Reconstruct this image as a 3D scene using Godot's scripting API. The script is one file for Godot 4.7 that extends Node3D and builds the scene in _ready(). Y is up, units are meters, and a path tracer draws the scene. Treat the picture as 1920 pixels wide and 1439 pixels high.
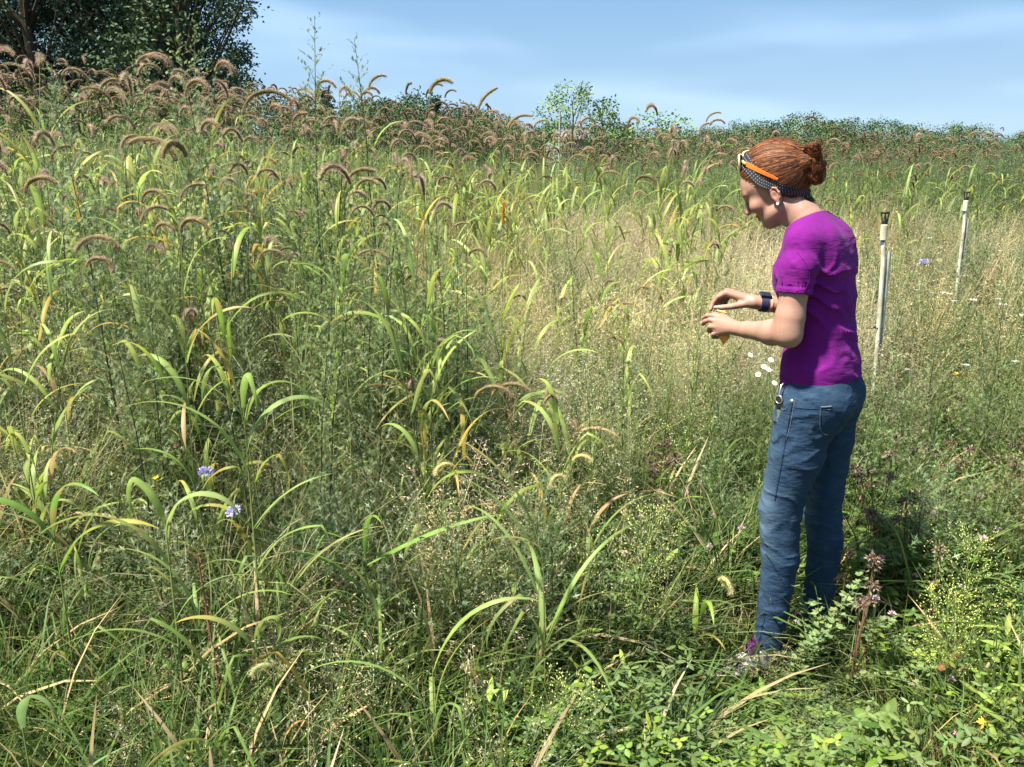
extends Node3D
# A weedy meadow of foxtail grass under a light blue sky, a woman in a purple shirt collecting seed.

var rng := RandomNumberGenerator.new()
var taken := {}
var M := {}

class Geo:
	var v := PackedVector3Array()
	var n := PackedVector3Array()
	var c := PackedColorArray()
	var uv := PackedVector2Array()
	var idx := PackedInt32Array()

	func diamond(a: Vector3, d: Vector3, s: Vector3, length: float, hw: float, col: Color, mid := 0.45) -> void:
		var k := v.size()
		var nn := s.cross(d).normalized()
		var m := a + d * (length * mid)
		v.append(a); v.append(m - s * hw); v.append(m + s * hw); v.append(a + d * length)
		for i in 4:
			n.append(nn); c.append(col)
		idx.append(k); idx.append(k + 1); idx.append(k + 2)
		idx.append(k + 2); idx.append(k + 1); idx.append(k + 3)

	func spike(a: Vector3, tip: Vector3, s: Vector3, col: Color, col2: Color) -> void:
		var k := v.size()
		v.append(a - s); v.append(a + s); v.append(tip)
		var nn := s.cross(tip - a).normalized()
		n.append(nn); n.append(nn); n.append(nn)
		c.append(col); c.append(col); c.append(col2)
		idx.append(k); idx.append(k + 2); idx.append(k + 1)

	# a strip along points; fold > 0 gives it a sunken midrib
	func strip(p: PackedVector3Array, s: PackedVector3Array, w: PackedFloat32Array, col: PackedColorArray, fold := 0.0) -> void:
		var k := v.size()
		var last := p.size() - 1
		var per := 3 if fold > 0.0 else 2
		for i in last + 1:
			var t := (p[mini(i + 1, last)] - p[maxi(i - 1, 0)]).normalized()
			var nn := s[i].cross(t).normalized()
			if per == 3:
				v.append(p[i] - s[i] * w[i] + nn * (fold * w[i])); v.append(p[i]); v.append(p[i] + s[i] * w[i] + nn * (fold * w[i]))
				n.append((nn + s[i] * fold).normalized()); n.append(nn); n.append((nn - s[i] * fold).normalized())
				c.append(col[i]); c.append(col[i] * 1.25); c.append(col[i])
			else:
				v.append(p[i] - s[i] * w[i]); v.append(p[i] + s[i] * w[i])
				n.append(nn); n.append(nn)
				c.append(col[i]); c.append(col[i])
		for i in last:
			for j in per - 1:
				var a := k + i * per + j
				idx.append(a); idx.append(a + per); idx.append(a + 1)
				idx.append(a + 1); idx.append(a + per); idx.append(a + per + 1)

	func tube(p: PackedVector3Array, r: PackedFloat32Array, sides: int, ca: Color, cb: Color, lump: RandomNumberGenerator = null, amount := 0.0) -> void:
		var k := v.size()
		var last := p.size() - 1
		var side := Vector3.ZERO
		for i in last + 1:
			var t := (p[mini(i + 1, last)] - p[maxi(i - 1, 0)]).normalized()
			if side == Vector3.ZERO:
				side = t.cross(Vector3(0.31, 0.2, 0.93)).normalized()
			side = (side - t * side.dot(t)).normalized()
			var up := t.cross(side)
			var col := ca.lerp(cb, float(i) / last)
			for j in sides:
				var a := TAU * j / sides
				var q := side * cos(a) + up * sin(a)
				var rr := r[i] * (1.0 + (lump.randf_range(-amount, amount) if lump else 0.0))
				v.append(p[i] + q * rr); n.append(q)
				c.append(col * (1.0 + (lump.randf_range(-amount, amount) if lump else 0.0)))
		for i in last:
			for j in sides:
				var a := k + i * sides + j
				var b := k + i * sides + (j + 1) % sides
				idx.append(a); idx.append(a + sides); idx.append(b)
				idx.append(b); idx.append(a + sides); idx.append(b + sides)
		v.append(p[last]); n.append((p[last] - p[last - 1]).normalized()); c.append(cb)
		for j in sides:
			idx.append(k + last * sides + j); idx.append(v.size() - 1); idx.append(k + last * sides + (j + 1) % sides)

	# a closed lathe round a line from a to b: profile of (along, radius)
	func lathe(a: Vector3, b: Vector3, prof: PackedVector2Array, sides: int, col: Color) -> void:
		var axis := (b - a).normalized()
		var side := axis.cross(Vector3(0.3, 0.1, 0.9)).normalized()
		var up := axis.cross(side)
		for i in prof.size() - 1:
			var k := v.size()
			var slope := (prof[i + 1] - prof[i]).normalized()
			for e in 2:
				for j in sides + 1:
					var t := TAU * j / sides
					var q := side * cos(t) + up * sin(t)
					v.append(a + axis * prof[i + e].x + q * prof[i + e].y)
					n.append((q * slope.x - axis * slope.y).normalized())
					c.append(col)
			for j in sides:
				var x := k + j
				idx.append(x); idx.append(x + sides + 1); idx.append(x + 1)
				idx.append(x + 1); idx.append(x + sides + 1); idx.append(x + sides + 2)

	func quad(a: Vector3, b: Vector3, cc: Vector3, d: Vector3, col: Color) -> void:
		# a, b, c, d clockwise seen from the front
		var k := v.size()
		var nn := (cc - a).cross(b - a).normalized()
		v.append(a); v.append(b); v.append(cc); v.append(d)
		for i in 4:
			n.append(nn); c.append(col)
		idx.append(k); idx.append(k + 1); idx.append(k + 2); idx.append(k); idx.append(k + 2); idx.append(k + 3)

	func box(lo: Vector3, hi: Vector3, col: Color, x := Transform3D()) -> void:
		var p := []
		for i in 8:
			p.append(x * Vector3(hi.x if i & 1 else lo.x, hi.y if i & 2 else lo.y, hi.z if i & 4 else lo.z))
		quad(p[4], p[6], p[7], p[5], col); quad(p[1], p[3], p[2], p[0], col)
		quad(p[5], p[7], p[3], p[1], col); quad(p[0], p[2], p[6], p[4], col)
		quad(p[6], p[2], p[3], p[7], col); quad(p[0], p[4], p[5], p[1], col)

	func mesh() -> ArrayMesh:
		var a := []
		a.resize(Mesh.ARRAY_MAX)
		a[Mesh.ARRAY_VERTEX] = v; a[Mesh.ARRAY_NORMAL] = n; a[Mesh.ARRAY_COLOR] = c; a[Mesh.ARRAY_INDEX] = idx
		if uv.size() == v.size():
			a[Mesh.ARRAY_TEX_UV] = uv
		var m := ArrayMesh.new()
		m.add_surface_from_arrays(Mesh.PRIMITIVE_TRIANGLES, a)
		return m

# a signed distance on a grid, meshed as surface nets
class Field:
	var o: Vector3
	var h: float
	var nx: int
	var ny: int
	var nz: int
	var d := PackedFloat32Array()

	func _init(lo: Vector3, hi: Vector3, cell: float) -> void:
		o = lo; h = cell
		nx = int((hi.x - lo.x) / cell) + 2; ny = int((hi.y - lo.y) / cell) + 2; nz = int((hi.z - lo.z) / cell) + 2
		d.resize(nx * ny * nz); d.fill(1.0)

	# tapered capsule from a to b; the radius along «wide» is «by» times as large; k: how softly it joins what is there
	func bone(a: Vector3, b: Vector3, ra: float, rb: float, k := 0.01, wide := Vector3.RIGHT, by := 1.0, sign_ := 1.0, by2 := -1.0) -> void:
		if by2 < 0.0:
			by2 = by
		var reach := maxf(ra, rb) * maxf(1.0, maxf(by, by2)) + k + h * 3.0
		var lo := (a.min(b) - Vector3.ONE * reach - o) / h
		var hi := (a.max(b) + Vector3.ONE * reach - o) / h
		var ab := b - a
		var len2 := maxf(ab.length_squared(), 1e-9)
		for z in range(maxi(0, int(lo.z)), mini(nz, int(hi.z) + 1)):
			for y in range(maxi(0, int(lo.y)), mini(ny, int(hi.y) + 1)):
				var row := (z * ny + y) * nx
				for x in range(maxi(0, int(lo.x)), mini(nx, int(hi.x) + 1)):
					var p := o + Vector3(x, y, z) * h - a
					var t := clampf(p.dot(ab) / len2, 0.0, 1.0)
					var q := p - ab * t
					if by != 1.0 or by2 != 1.0:
						q -= wide * (q.dot(wide) * (1.0 - 1.0 / lerpf(by, by2, t)))
					var e := q.length() - lerpf(ra, rb, t)
					var i := row + x
					if sign_ > 0.0:
						var was := d[i]
						var m := maxf(k - absf(was - e), 0.0)
						d[i] = minf(was, e) - m * m / (4.0 * k)
					else:
						var was2 := d[i]
						var m2 := maxf(k - absf(was2 + e), 0.0)
						d[i] = maxf(was2, -e) + m2 * m2 / (4.0 * k)

	func ball(a: Vector3, r: Vector3, k := 0.01, sign_ := 1.0) -> void:
		var least := minf(r.x, minf(r.y, r.z))
		var lo := (a - r - Vector3.ONE * (k + 3.0 * h) - o) / h
		var hi := (a + r + Vector3.ONE * (k + 3.0 * h) - o) / h
		for z in range(maxi(0, int(lo.z)), mini(nz, int(hi.z) + 1)):
			for y in range(maxi(0, int(lo.y)), mini(ny, int(hi.y) + 1)):
				var row := (z * ny + y) * nx
				for x in range(maxi(0, int(lo.x)), mini(nx, int(hi.x) + 1)):
					var p := (o + Vector3(x, y, z) * h - a) / r
					var l := p.length()
					var e := (l - 1.0) * least if l < 0.01 else l * (l - 1.0) / (p / r).length()
					var i := row + x
					var was := d[i]
					if sign_ > 0.0:
						var m := maxf(k - absf(was - e), 0.0)
						d[i] = minf(was, e) - m * m / (4.0 * k)
					else:
						var m := maxf(k - absf(was + e), 0.0)
						d[i] = maxf(was, -e) + m * m / (4.0 * k)

	# keep what lies behind a plane (where n.p < off)
	func cut(n: Vector3, off: float, k := 0.004, near := Vector3.ZERO, within := 100.0) -> void:
		var i := 0
		for z in nz:
			for y in ny:
				for x in nx:
					if d[i] < 0.06:
						var p := o + Vector3(x, y, z) * h
						if within > 50.0 or p.distance_to(near) < within:
							var e := n.dot(p) - off
							var m := maxf(k - absf(d[i] - e), 0.0)
							d[i] = maxf(d[i], e) + m * m / (4.0 * k)
					i += 1

	func displace(f: Callable, within := 0.02) -> void:
		var i := 0
		for z in nz:
			for y in ny:
				for x in nx:
					if absf(d[i]) < within:
						d[i] += f.call(o + Vector3(x, y, z) * h)
					i += 1

	func at(p: Vector3) -> float:
		var q := ((p - o) / h).clamp(Vector3.ZERO, Vector3(nx - 2, ny - 2, nz - 2))
		var x := int(q.x); var y := int(q.y); var z := int(q.z)
		var f := q - Vector3(x, y, z)
		var i := (z * ny + y) * nx + x
		var j := i + nx * ny
		var a := lerpf(lerpf(d[i], d[i + 1], f.x), lerpf(d[i + nx], d[i + nx + 1], f.x), f.y)
		var b := lerpf(lerpf(d[j], d[j + 1], f.x), lerpf(d[j + nx], d[j + nx + 1], f.x), f.y)
		return lerpf(a, b, f.z)

	# where a ray from outside meets the surface
	func hit(p: Vector3, dir: Vector3, most := 0.5) -> Vector3:
		var t := 0.0
		while t < most:
			var e := at(p + dir * t)
			if e < 0.0006:
				break
			t += maxf(e * 0.7, 0.0006)
		return p + dir * t

	func into(g: Geo, x: Transform3D, color: Callable) -> void:
		var made := PackedInt32Array()
		made.resize(nx * ny * nz); made.fill(-1)
		var far := h * 2.6
		for z in nz - 1:
			for y in ny - 1:
				var i := (z * ny + y) * nx - 1
				for xx in nx - 1:
					i += 1
					if absf(d[i]) > far:
						continue
					var e: Array[float] = [d[i], d[i + 1], d[i + nx], d[i + nx + 1], d[i + nx * ny], d[i + nx * ny + 1], d[i + nx * ny + nx], d[i + nx * ny + nx + 1]]
					var inside := 0
					for k in 8:
						if e[k] < 0.0:
							inside += 1
					if inside == 0 or inside == 8:
						continue
					var sum := Vector3.ZERO
					var count := 0
					for k in 8:
						for b in 3:
							var l: int = k | (1 << b)
							if l != k and (e[k] < 0.0) != (e[l] < 0.0):
								var t: float = e[k] / (e[k] - e[l])
								var w := Vector3(k & 1, (k >> 1) & 1, k >> 2)
								w[b] = t
								sum += w
								count += 1
					var gr := Vector3(e[1] + e[3] + e[5] + e[7] - e[0] - e[2] - e[4] - e[6], e[2] + e[3] + e[6] + e[7] - e[0] - e[1] - e[4] - e[5], e[4] + e[5] + e[6] + e[7] - e[0] - e[1] - e[2] - e[3])
					var p := o + (Vector3(xx, y, z) + sum / count) * h
					made[i] = g.v.size()
					g.v.append(x * p)
					g.n.append((x.basis * gr).normalized())
					g.c.append(color.call(p))
		var step: Array[int] = [1, nx, nx * ny]
		for z in range(1, nz - 1):
			for y in range(1, ny - 1):
				var i := (z * ny + y) * nx
				for xx in range(1, nx - 1):
					i += 1
					if made[i] < 0 and absf(d[i]) > far:
						continue
					for b in 3:
						var j: int = i + step[b]
						if (d[i] < 0.0) == (d[j] < 0.0):
							continue
						var s1: int = step[(b + 1) % 3]
						var s2: int = step[(b + 2) % 3]
						var q0 := made[i - s1 - s2]; var q1 := made[i - s2]; var q2 := made[i]; var q3 := made[i - s1]
						if q0 < 0 or q1 < 0 or q2 < 0 or q3 < 0:
							continue
						if d[i] < 0.0:
							g.idx.append_array([q0, q2, q1, q0, q3, q2])
						else:
							g.idx.append_array([q0, q1, q2, q0, q2, q3])

func R(a: float, b: float) -> float:
	return rng.randf_range(a, b)

func numbered(called: String) -> String:
	var k: int = taken.get(called, 0)
	taken[called] = k + 1
	return called if k == 0 else "%s_%03d" % [called, k]

func tag(o: Node3D, label: String, category: String, group := "", kind := "") -> Node3D:
	if label: o.set_meta("label", label)
	if category: o.set_meta("category", category)
	if group: o.set_meta("group", group)
	if kind: o.set_meta("kind", kind)
	return o

func thing(called: String, label: String, category: String, at := Vector3.ZERO, turn := 0.0, group := "") -> Node3D:
	var o := Node3D.new()
	o.name = numbered(called)
	add_child(o)
	o.position = at
	o.rotation.y = turn
	return tag(o, label, category, group)

func part(called: String, g, mat: Material, parent: Node) -> MeshInstance3D:
	var o := MeshInstance3D.new()
	o.name = called if parent != self else numbered(called)
	o.mesh = g.mesh() if g is Geo else g
	o.material_override = mat
	parent.add_child(o, true)
	return o

func loose(called: String, g, mat: Material, label: String, category: String, at := Vector3.ZERO, turn := 0.0, group := "") -> MeshInstance3D:
	var o := part(called, g, mat, self)
	o.position = at
	o.rotation.y = turn
	tag(o, label, category, group)
	return o

func copy_of(o: Node3D, at: Vector3, turn: float, size := 1.0, label := "", group := "") -> Node3D:
	var c: Node3D = o.duplicate()
	c.name = numbered(String(o.get_meta("stem")))
	add_child(c)
	c.position = at
	c.rotation = Vector3(0, turn, 0)
	c.scale = Vector3.ONE * size
	if label: c.set_meta("label", label)
	if group: c.set_meta("group", group)
	return c

func stuff(called: String, mesh_: Mesh, mat: Material, where: Array[Transform3D], tint: PackedColorArray, parent: Node = null) -> void:
	var mm := MultiMesh.new()
	mm.transform_format = MultiMesh.TRANSFORM_3D
	mm.use_colors = true
	mm.mesh = mesh_
	mm.instance_count = where.size()
	for i in where.size():
		mm.set_instance_transform(i, where[i])
		mm.set_instance_color(i, tint[i])
	var root: Node3D = get_node_or_null(NodePath(called))
	if root == null:
		root = Node3D.new()
		root.name = numbered(called)
		add_child(root)
		tag(root, STUFF[called][0], STUFF[called][1], "", "stuff")
	var o := MultiMeshInstance3D.new()
	o.multimesh = mm
	o.material_override = mat
	o.name = "patch"
	root.add_child(o, true)
	o.set_meta("kind", "stuff")

const STUFF := {
	"grass": ["short green grass carpeting the ground of the whole meadow", "grass"],
	"tall_grass": ["taller mixed green grass of the left field and the back of the meadow", "grass"],
	"lovegrass": ["pale tan wispy seeding grass filling the middle of the field", "grass"],
	"bent_grass": ["fine low seeding grass in the near tangle", "grass"],
	"foxtail_thicket": ["thicket of smaller foxtails between the larger ones of the left and middle field", "grass"],
	"distant_foxtails": ["mass of distant foxtails merging along the back of the field", "grass"],
	"weed_foliage": ["feathery green weeds massed among the foxtails", "weeds"],
	"small_weeds": ["low feathery weeds growing through the near grass", "weeds"],
	"mugwort_brush": ["grey-green brush massed along the far edge of the field", "brush"],
	"clover_leaves": ["green clover leaves covering the ground at lower right", "clover"],
	"alfalfa_leaves": ["pale three-leaved greenery mixed into the clover at lower right", "greenery"],
	"leafy_herbs": ["lance-leaved green herbs growing through the clover", "herbs"],
	"dry_weeds": ["brown twiggy dry weeds in the patch behind the jeans", "weeds"],
	"green_weeds": ["thin seeding green weeds around the white pipes and by the hands", "weeds"],
}

func ground(x: float, z: float) -> float:
	var dd := -z
	var y := -0.05 + 0.05 * clampf(dd - 3.0, 0.0, 9.0) + 0.02 * clampf(dd - 12.0, 0.0, 13.0) + 0.10 * clampf(-x - 0.6, 0.0, 4.0) * clampf((dd - 1.2) / 2.0, 0.0, 1.0)
	y += 0.012 * clampf(dd - 25.0, 0.0, 180.0)
	return y + 0.02 * sin(x * 2.1 + 0.4) * sin(z * 1.7) * clampf(dd, 0.0, 1.0)

func on(x: float, z: float) -> Vector3:
	return Vector3(x, ground(x, z), z)

func smat(rough: float, back := 0.0, spec := 0.5) -> StandardMaterial3D:
	var m := StandardMaterial3D.new()
	m.vertex_color_use_as_albedo = true
	m.roughness = rough
	m.metallic_specular = spec
	m.cull_mode = BaseMaterial3D.CULL_DISABLED
	if back > 0.0:
		m.backlight_enabled = true
		m.backlight = Color(back, back, back)
	return m

func plainmat(col: Color, rough: float, metal := 0.0) -> StandardMaterial3D:
	var m := StandardMaterial3D.new()
	m.albedo_color = col.linear_to_srgb()
	m.roughness = rough
	m.metallic = metal
	return m

func noise_tex(freq: float, octaves: int, a: Color, b: Color, size := 512, seed_ := 1) -> NoiseTexture2D:
	var f := FastNoiseLite.new()
	f.seed = seed_
	f.frequency = freq
	f.fractal_octaves = octaves
	var t := NoiseTexture2D.new()
	t.width = size; t.height = size
	t.seamless = true
	t.noise = f
	var gr := Gradient.new()
	gr.set_color(0, a); gr.set_color(1, b)
	t.color_ramp = gr
	return t

func bumps(freq: float, octaves: int, strength: float, size := 256) -> NoiseTexture2D:
	var f := FastNoiseLite.new()
	f.frequency = freq
	f.fractal_octaves = octaves
	var t := NoiseTexture2D.new()
	t.width = size; t.height = size
	t.seamless = true
	t.as_normal_map = true
	t.bump_strength = strength
	t.noise = f
	return t

# ---------- the woman ----------

func pv(a: Array) -> Vector3:
	return Vector3(a[0], a[1], a[2])

func hand(f: Field, wrist: Vector3, fingers: Array, thumb: Array, across: Vector3) -> void:
	for fi in 4:
		var q: Array = fingers[fi]
		var r: float = [0.0082, 0.0085, 0.008, 0.0068][fi]
		f.bone(wrist.lerp(pv(q[0]), 0.15), pv(q[0]), 0.0135, r + 0.0028, 0.012)
		f.bone(pv(q[0]), pv(q[1]), r + 0.0012, r, 0.003)
		f.bone(pv(q[1]), pv(q[2]), r, r - 0.0008, 0.002)
		f.bone(pv(q[2]), pv(q[3]), r - 0.0008, r - 0.002, 0.002)
	f.bone(wrist.lerp(pv(thumb[0]), 0.3), pv(thumb[1]), 0.0125, 0.0098, 0.01)
	f.bone(pv(thumb[1]), pv(thumb[2]), 0.0095, 0.0088, 0.003)
	f.bone(pv(thumb[2]), pv(thumb[3]), 0.0088, 0.0066, 0.003)

func line_on(f: Field, g: Geo, pts: Array, dir: Vector3, r: float, col: Color, lift := 0.0) -> void:
	var curve := Curve3D.new()
	for i in pts.size():
		var a := Vector3(0, pts[i][1], -pts[i][0])
		var b := Vector3(0, pts[mini(i + 1, pts.size() - 1)][1], -pts[mini(i + 1, pts.size() - 1)][0])
		var c := Vector3(0, pts[maxi(i - 1, 0)][1], -pts[maxi(i - 1, 0)][0])
		curve.add_point(a, -(b - c) * 0.16, (b - c) * 0.16)
	curve.bake_interval = 0.006
	var p := PackedVector3Array(); var w := PackedFloat32Array()
	for q in curve.get_baked_points():
		var e := f.hit(q - dir * 0.4, dir)
		p.append(e - dir * lift); w.append(r)
	g.tube(p, w, 5, col, col)

func build_person(at: Vector3, turn: float) -> void:
	var who := thing("person", "red-haired person in purple t-shirt and jeans, head bowed over their hands", "person", at, turn)
	var H := Transform3D(Basis(Vector3.RIGHT, deg_to_rad(-30)).scaled(Vector3.ONE * 0.94), Vector3(0, 1.440, -0.253))
	var unit := Transform3D()
	var wob := FastNoiseLite.new()
	wob.seed = 3; wob.frequency = 1.0; wob.fractal_octaves = 2
	var body := Geo.new()
	# head and neck, in the head's own frame
	var f := Field.new(Vector3(-0.098, -0.19, -0.128), Vector3(0.098, 0.175, 0.145), 0.0034)
	f.ball(Vector3(0, 0.066, 0.004), Vector3(0.0725, 0.086, 0.095), 0.02)
	f.bone(Vector3(0, 0.045, -0.048), Vector3(0, -0.045, -0.042), 0.052, 0.040, 0.03, Vector3.RIGHT, 1.16, 1.0, 1.02)
	f.ball(Vector3(0, -0.045, -0.02), Vector3(0.056, 0.034, 0.052), 0.02)
	f.bone(Vector3(-0.05, -0.046, 0.0), Vector3(-0.016, -0.066, -0.058), 0.012, 0.012, 0.02)
	f.bone(Vector3(0.05, -0.046, 0.0), Vector3(0.016, -0.066, -0.058), 0.012, 0.012, 0.02)
	f.ball(Vector3(0, -0.064, -0.069), Vector3(0.019, 0.0145, 0.0150), 0.016)
	for s in [-1.0, 1.0]:
		f.ball(Vector3(s * 0.040, -0.004, -0.066), Vector3(0.022, 0.021, 0.022), 0.02)
		f.ball(Vector3(s * 0.031, 0.023, -0.096), Vector3(0.0165, 0.0105, 0.014), 0.012, -1.0)
		f.ball(Vector3(s * 0.031, 0.022, -0.0785), Vector3(0.0135, 0.0105, 0.0115), 0.004)
		f.bone(Vector3(s * 0.012, 0.041, -0.0945), Vector3(s * 0.047, 0.043, -0.078), 0.0065, 0.006, 0.012)
		f.ball(Vector3(s * 0.0105, -0.0075, -0.0945), Vector3(0.0072, 0.0068, 0.0085), 0.006)
	f.bone(Vector3(0, 0.036, -0.0965), Vector3(0, 0.000, -0.1125), 0.0068, 0.0074, 0.009)
	f.ball(Vector3(0, -0.005, -0.1125), Vector3(0.0088, 0.0078, 0.0085), 0.006)
	for s in [-1.0, 1.0]:
		f.ball(Vector3(s * 0.006, -0.0135, -0.098), Vector3(0.0032, 0.003, 0.0045), 0.002, -1.0)
	f.ball(Vector3(0, -0.0285, -0.0865), Vector3(0.021, 0.0060, 0.0100), 0.005)
	f.ball(Vector3(0, -0.0405, -0.0845), Vector3(0.018, 0.0064, 0.0100), 0.005)
	f.ball(Vector3(0, -0.0345, -0.098), Vector3(0.024, 0.0014, 0.009), 0.002, -1.0)
	f.bone(Vector3(0, 0.0, 0.018), Vector3(0, -0.094, 0.030), 0.048, 0.045, 0.03)
	f.bone(Vector3(0, -0.094, 0.030), Vector3(0, -0.18, 0.050), 0.045, 0.064, 0.03)
	var skin := Color(0.35, 0.235, 0.19)
	f.into(body, H, func(p: Vector3) -> Color:
		var c := skin * (1.0 + 0.06 * wob.get_noise_3dv(p * 60.0))
		var lip := exp(-pow((p.y + 0.0345) / 0.0085, 2.0)) * smoothstep(-0.074, -0.082, p.z) * smoothstep(0.024, 0.016, absf(p.x))
		c = c.lerp(Color(0.33, 0.11, 0.10), clampf(lip, 0.0, 0.85))
		var flush := exp(-(Vector3(absf(p.x) - 0.042, p.y + 0.016, p.z + 0.062) / 0.024).length_squared())
		c = c.lerp(Color(0.40, 0.17, 0.14), 0.5 * flush)
		var nose := exp(-(Vector3(p.x, p.y + 0.004, p.z + 0.107) / 0.014).length_squared())
		return c.lerp(Color(0.40, 0.18, 0.145), 0.4 * nose))
	# arms and hands
	var arm := func(sh: Vector3, el: Vector3, wr: Vector3, fingers: Array, thumb: Array) -> void:
		var lo := sh.min(el).min(wr); var hi := sh.max(el).max(wr)
		for q in fingers + [thumb]:
			for e in q:
				lo = lo.min(pv(e)); hi = hi.max(pv(e))
		lo.y = minf(lo.y, el.y - 0.03); hi.y = minf(hi.y, 1.255)
		var a := Field.new(lo - Vector3.ONE * 0.05, hi + Vector3.ONE * 0.05, 0.0036)
		a.bone(sh.lerp(el, 0.24), el.lerp(sh, 0.12), 0.0395, 0.0355, 0.01)
		a.bone(el.lerp(sh, 0.2), el, 0.0355, 0.032, 0.02)
		a.ball(el + Vector3(0, -0.008, 0.012), Vector3(0.022, 0.022, 0.022), 0.02)
		a.bone(el, el.lerp(wr, 0.3), 0.0325, 0.0345, 0.02)
		a.bone(el.lerp(wr, 0.3), wr.lerp(el, 0.18), 0.0345, 0.0235, 0.015)
		a.bone(wr.lerp(el, 0.18), wr, 0.0235, 0.022, 0.01, Vector3.RIGHT, 1.05)
		hand(a, wr, fingers, thumb, Vector3.UP)
		a.into(body, unit, func(p: Vector3) -> Color:
			var near := smoothstep(0.26, 0.40, -p.z)
			return (skin * (1.0 + 0.07 * wob.get_noise_3dv(p * 90.0))).lerp(Color(0.34, 0.20, 0.16), 0.45 * near))
	var sh_l := Vector3(-0.165, 1.29, -0.13); var el_l := Vector3(-0.197, 1.072, -0.135); var wr_l := Vector3(-0.1, 1.051, -0.308)
	var sh_r := Vector3(0.16, 1.29, -0.15); var el_r := Vector3(0.19, 1.085, -0.165); var wr_r := Vector3(0.080, 1.106, -0.330)
	arm.call(sh_l, el_l, wr_l, [
		[[-0.045, 1.069, -0.382], [-0.040, 1.071, -0.415], [-0.030, 1.067, -0.439], [-0.020, 1.055, -0.456]],
		[[-0.058, 1.058, -0.390], [-0.058, 1.060, -0.416], [-0.045, 1.051, -0.438], [-0.032, 1.039, -0.450]],
		[[-0.064, 1.042, -0.393], [-0.064, 1.040, -0.413], [-0.050, 1.025, -0.422], [-0.036, 1.017, -0.413]],
		[[-0.066, 1.025, -0.384], [-0.064, 1.018, -0.401], [-0.052, 1.005, -0.404], [-0.042, 1.005, -0.392]]],
		[[-0.070, 1.061, -0.336], [-0.030, 1.069, -0.388], [-0.016, 1.069, -0.420], [-0.012, 1.061, -0.446]])
	arm.call(sh_r, el_r, wr_r, [
		[[0.050, 1.131, -0.413], [0.045, 1.117, -0.438], [0.040, 1.096, -0.451], [0.030, 1.076, -0.454]],
		[[0.066, 1.134, -0.416], [0.066, 1.121, -0.440], [0.060, 1.099, -0.445], [0.045, 1.082, -0.446]],
		[[0.082, 1.128, -0.418], [0.085, 1.112, -0.436], [0.080, 1.093, -0.440], [0.068, 1.086, -0.431]],
		[[0.098, 1.118, -0.417], [0.100, 1.101, -0.431], [0.094, 1.086, -0.431], [0.085, 1.081, -0.420]]],
		[[0.060, 1.100, -0.348], [0.042, 1.092, -0.386], [0.034, 1.087, -0.414], [0.028, 1.085, -0.438]])
	# ears
	for s in [-1.0, 1.0]:
		var e := Field.new(Vector3(minf(s * 0.058, s * 0.094), -0.052, -0.022), Vector3(maxf(s * 0.058, s * 0.094), 0.028, 0.042), 0.0024)
		e.ball(Vector3(s * 0.074, -0.010, 0.010), Vector3(0.006, 0.024, 0.014), 0.004)
		var ring := [[0.071, -0.002, -0.004], [0.073, 0.012, 0.001], [0.078, 0.016, 0.011], [0.082, 0.010, 0.020], [0.082, -0.006, 0.023], [0.079, -0.020, 0.018], [0.075, -0.031, 0.009]]
		for i in 6:
			e.bone(pv(ring[i]) * Vector3(s, 1, 1), pv(ring[i + 1]) * Vector3(s, 1, 1), 0.0032, 0.0032, 0.003)
		e.ball(Vector3(s * 0.074, -0.033, 0.006), Vector3(0.004, 0.007, 0.006), 0.004)
		e.ball(Vector3(s * 0.084, -0.008, 0.006), Vector3(0.007, 0.011, 0.007), 0.004, -1.0)
		e.ball(Vector3(s * 0.071, -0.010, -0.003), Vector3(0.005, 0.006, 0.004), 0.003)
		e.into(body, H, func(p: Vector3) -> Color: return Color(0.35, 0.21, 0.17))
	part("body", body, M.skin, who)
	# eyebrows, lashes
	var br := Geo.new()
	for s in [-1.0, 1.0]:
		for i in 60:
			var t := rng.randf()
			var q := f.hit(Vector3(s * lerpf(0.012, 0.05, t), 0.047 + 0.004 * sin(t * 3.0) + R(-0.003, 0.003), -0.125), Vector3(0, 0, 1))
			br.spike(H * (q - Vector3(0, 0, 0.0008)), H * (q + Vector3(s * 0.007, 0.0015, 0.001)), H.basis * Vector3(0, 0.0006, 0), Color(0.22, 0.10, 0.05), Color(0.26, 0.12, 0.06))
		for i in 26:
			var t := i / 25.0
			var q := f.hit(Vector3(s * lerpf(0.019, 0.044, t), 0.016 + 0.004 * t, -0.125), Vector3(0, 0, 1))
			br.spike(H * q, H * (q + Vector3(s * 0.002, -0.004, -0.0065)), H.basis * Vector3(0.0005, 0, 0), Color(0.06, 0.03, 0.02), Color(0.06, 0.03, 0.02))
	part("eyebrow_and_lash", br, M.hair, who)
	var er := Geo.new()
	for i in 7:
		var a := TAU * i / 6.0
		var cc := Vector3(-0.080, -0.034, 0.005) + (Vector3(0, cos(a), sin(a)) * 0.0026 if i < 6 else Vector3.ZERO)
		er.lathe(H * cc, H * (cc + Vector3(-0.0018, 0, 0)), PackedVector2Array([Vector2(0, 0.0013), Vector2(0.0012, 0.0015), Vector2(0.002, 0.0)]), 6, Color(0.9, 0.9, 0.92))
	part("earring", er, M.jewel, who)
	# hair: a cap, then strands that run back to the bun
	var hf := Field.new(Vector3(-0.1, -0.075, -0.115), Vector3(0.1, 0.185, 0.185), 0.004)
	hf.ball(Vector3(0, 0.070, 0.008), Vector3(0.0805, 0.097, 0.105), 0.02)
	hf.ball(Vector3(0, 0.002, 0.034), Vector3(0.062, 0.054, 0.056), 0.03)
	hf.cut(Vector3(0, -0.61, -0.79), -0.004, 0.012)
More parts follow.
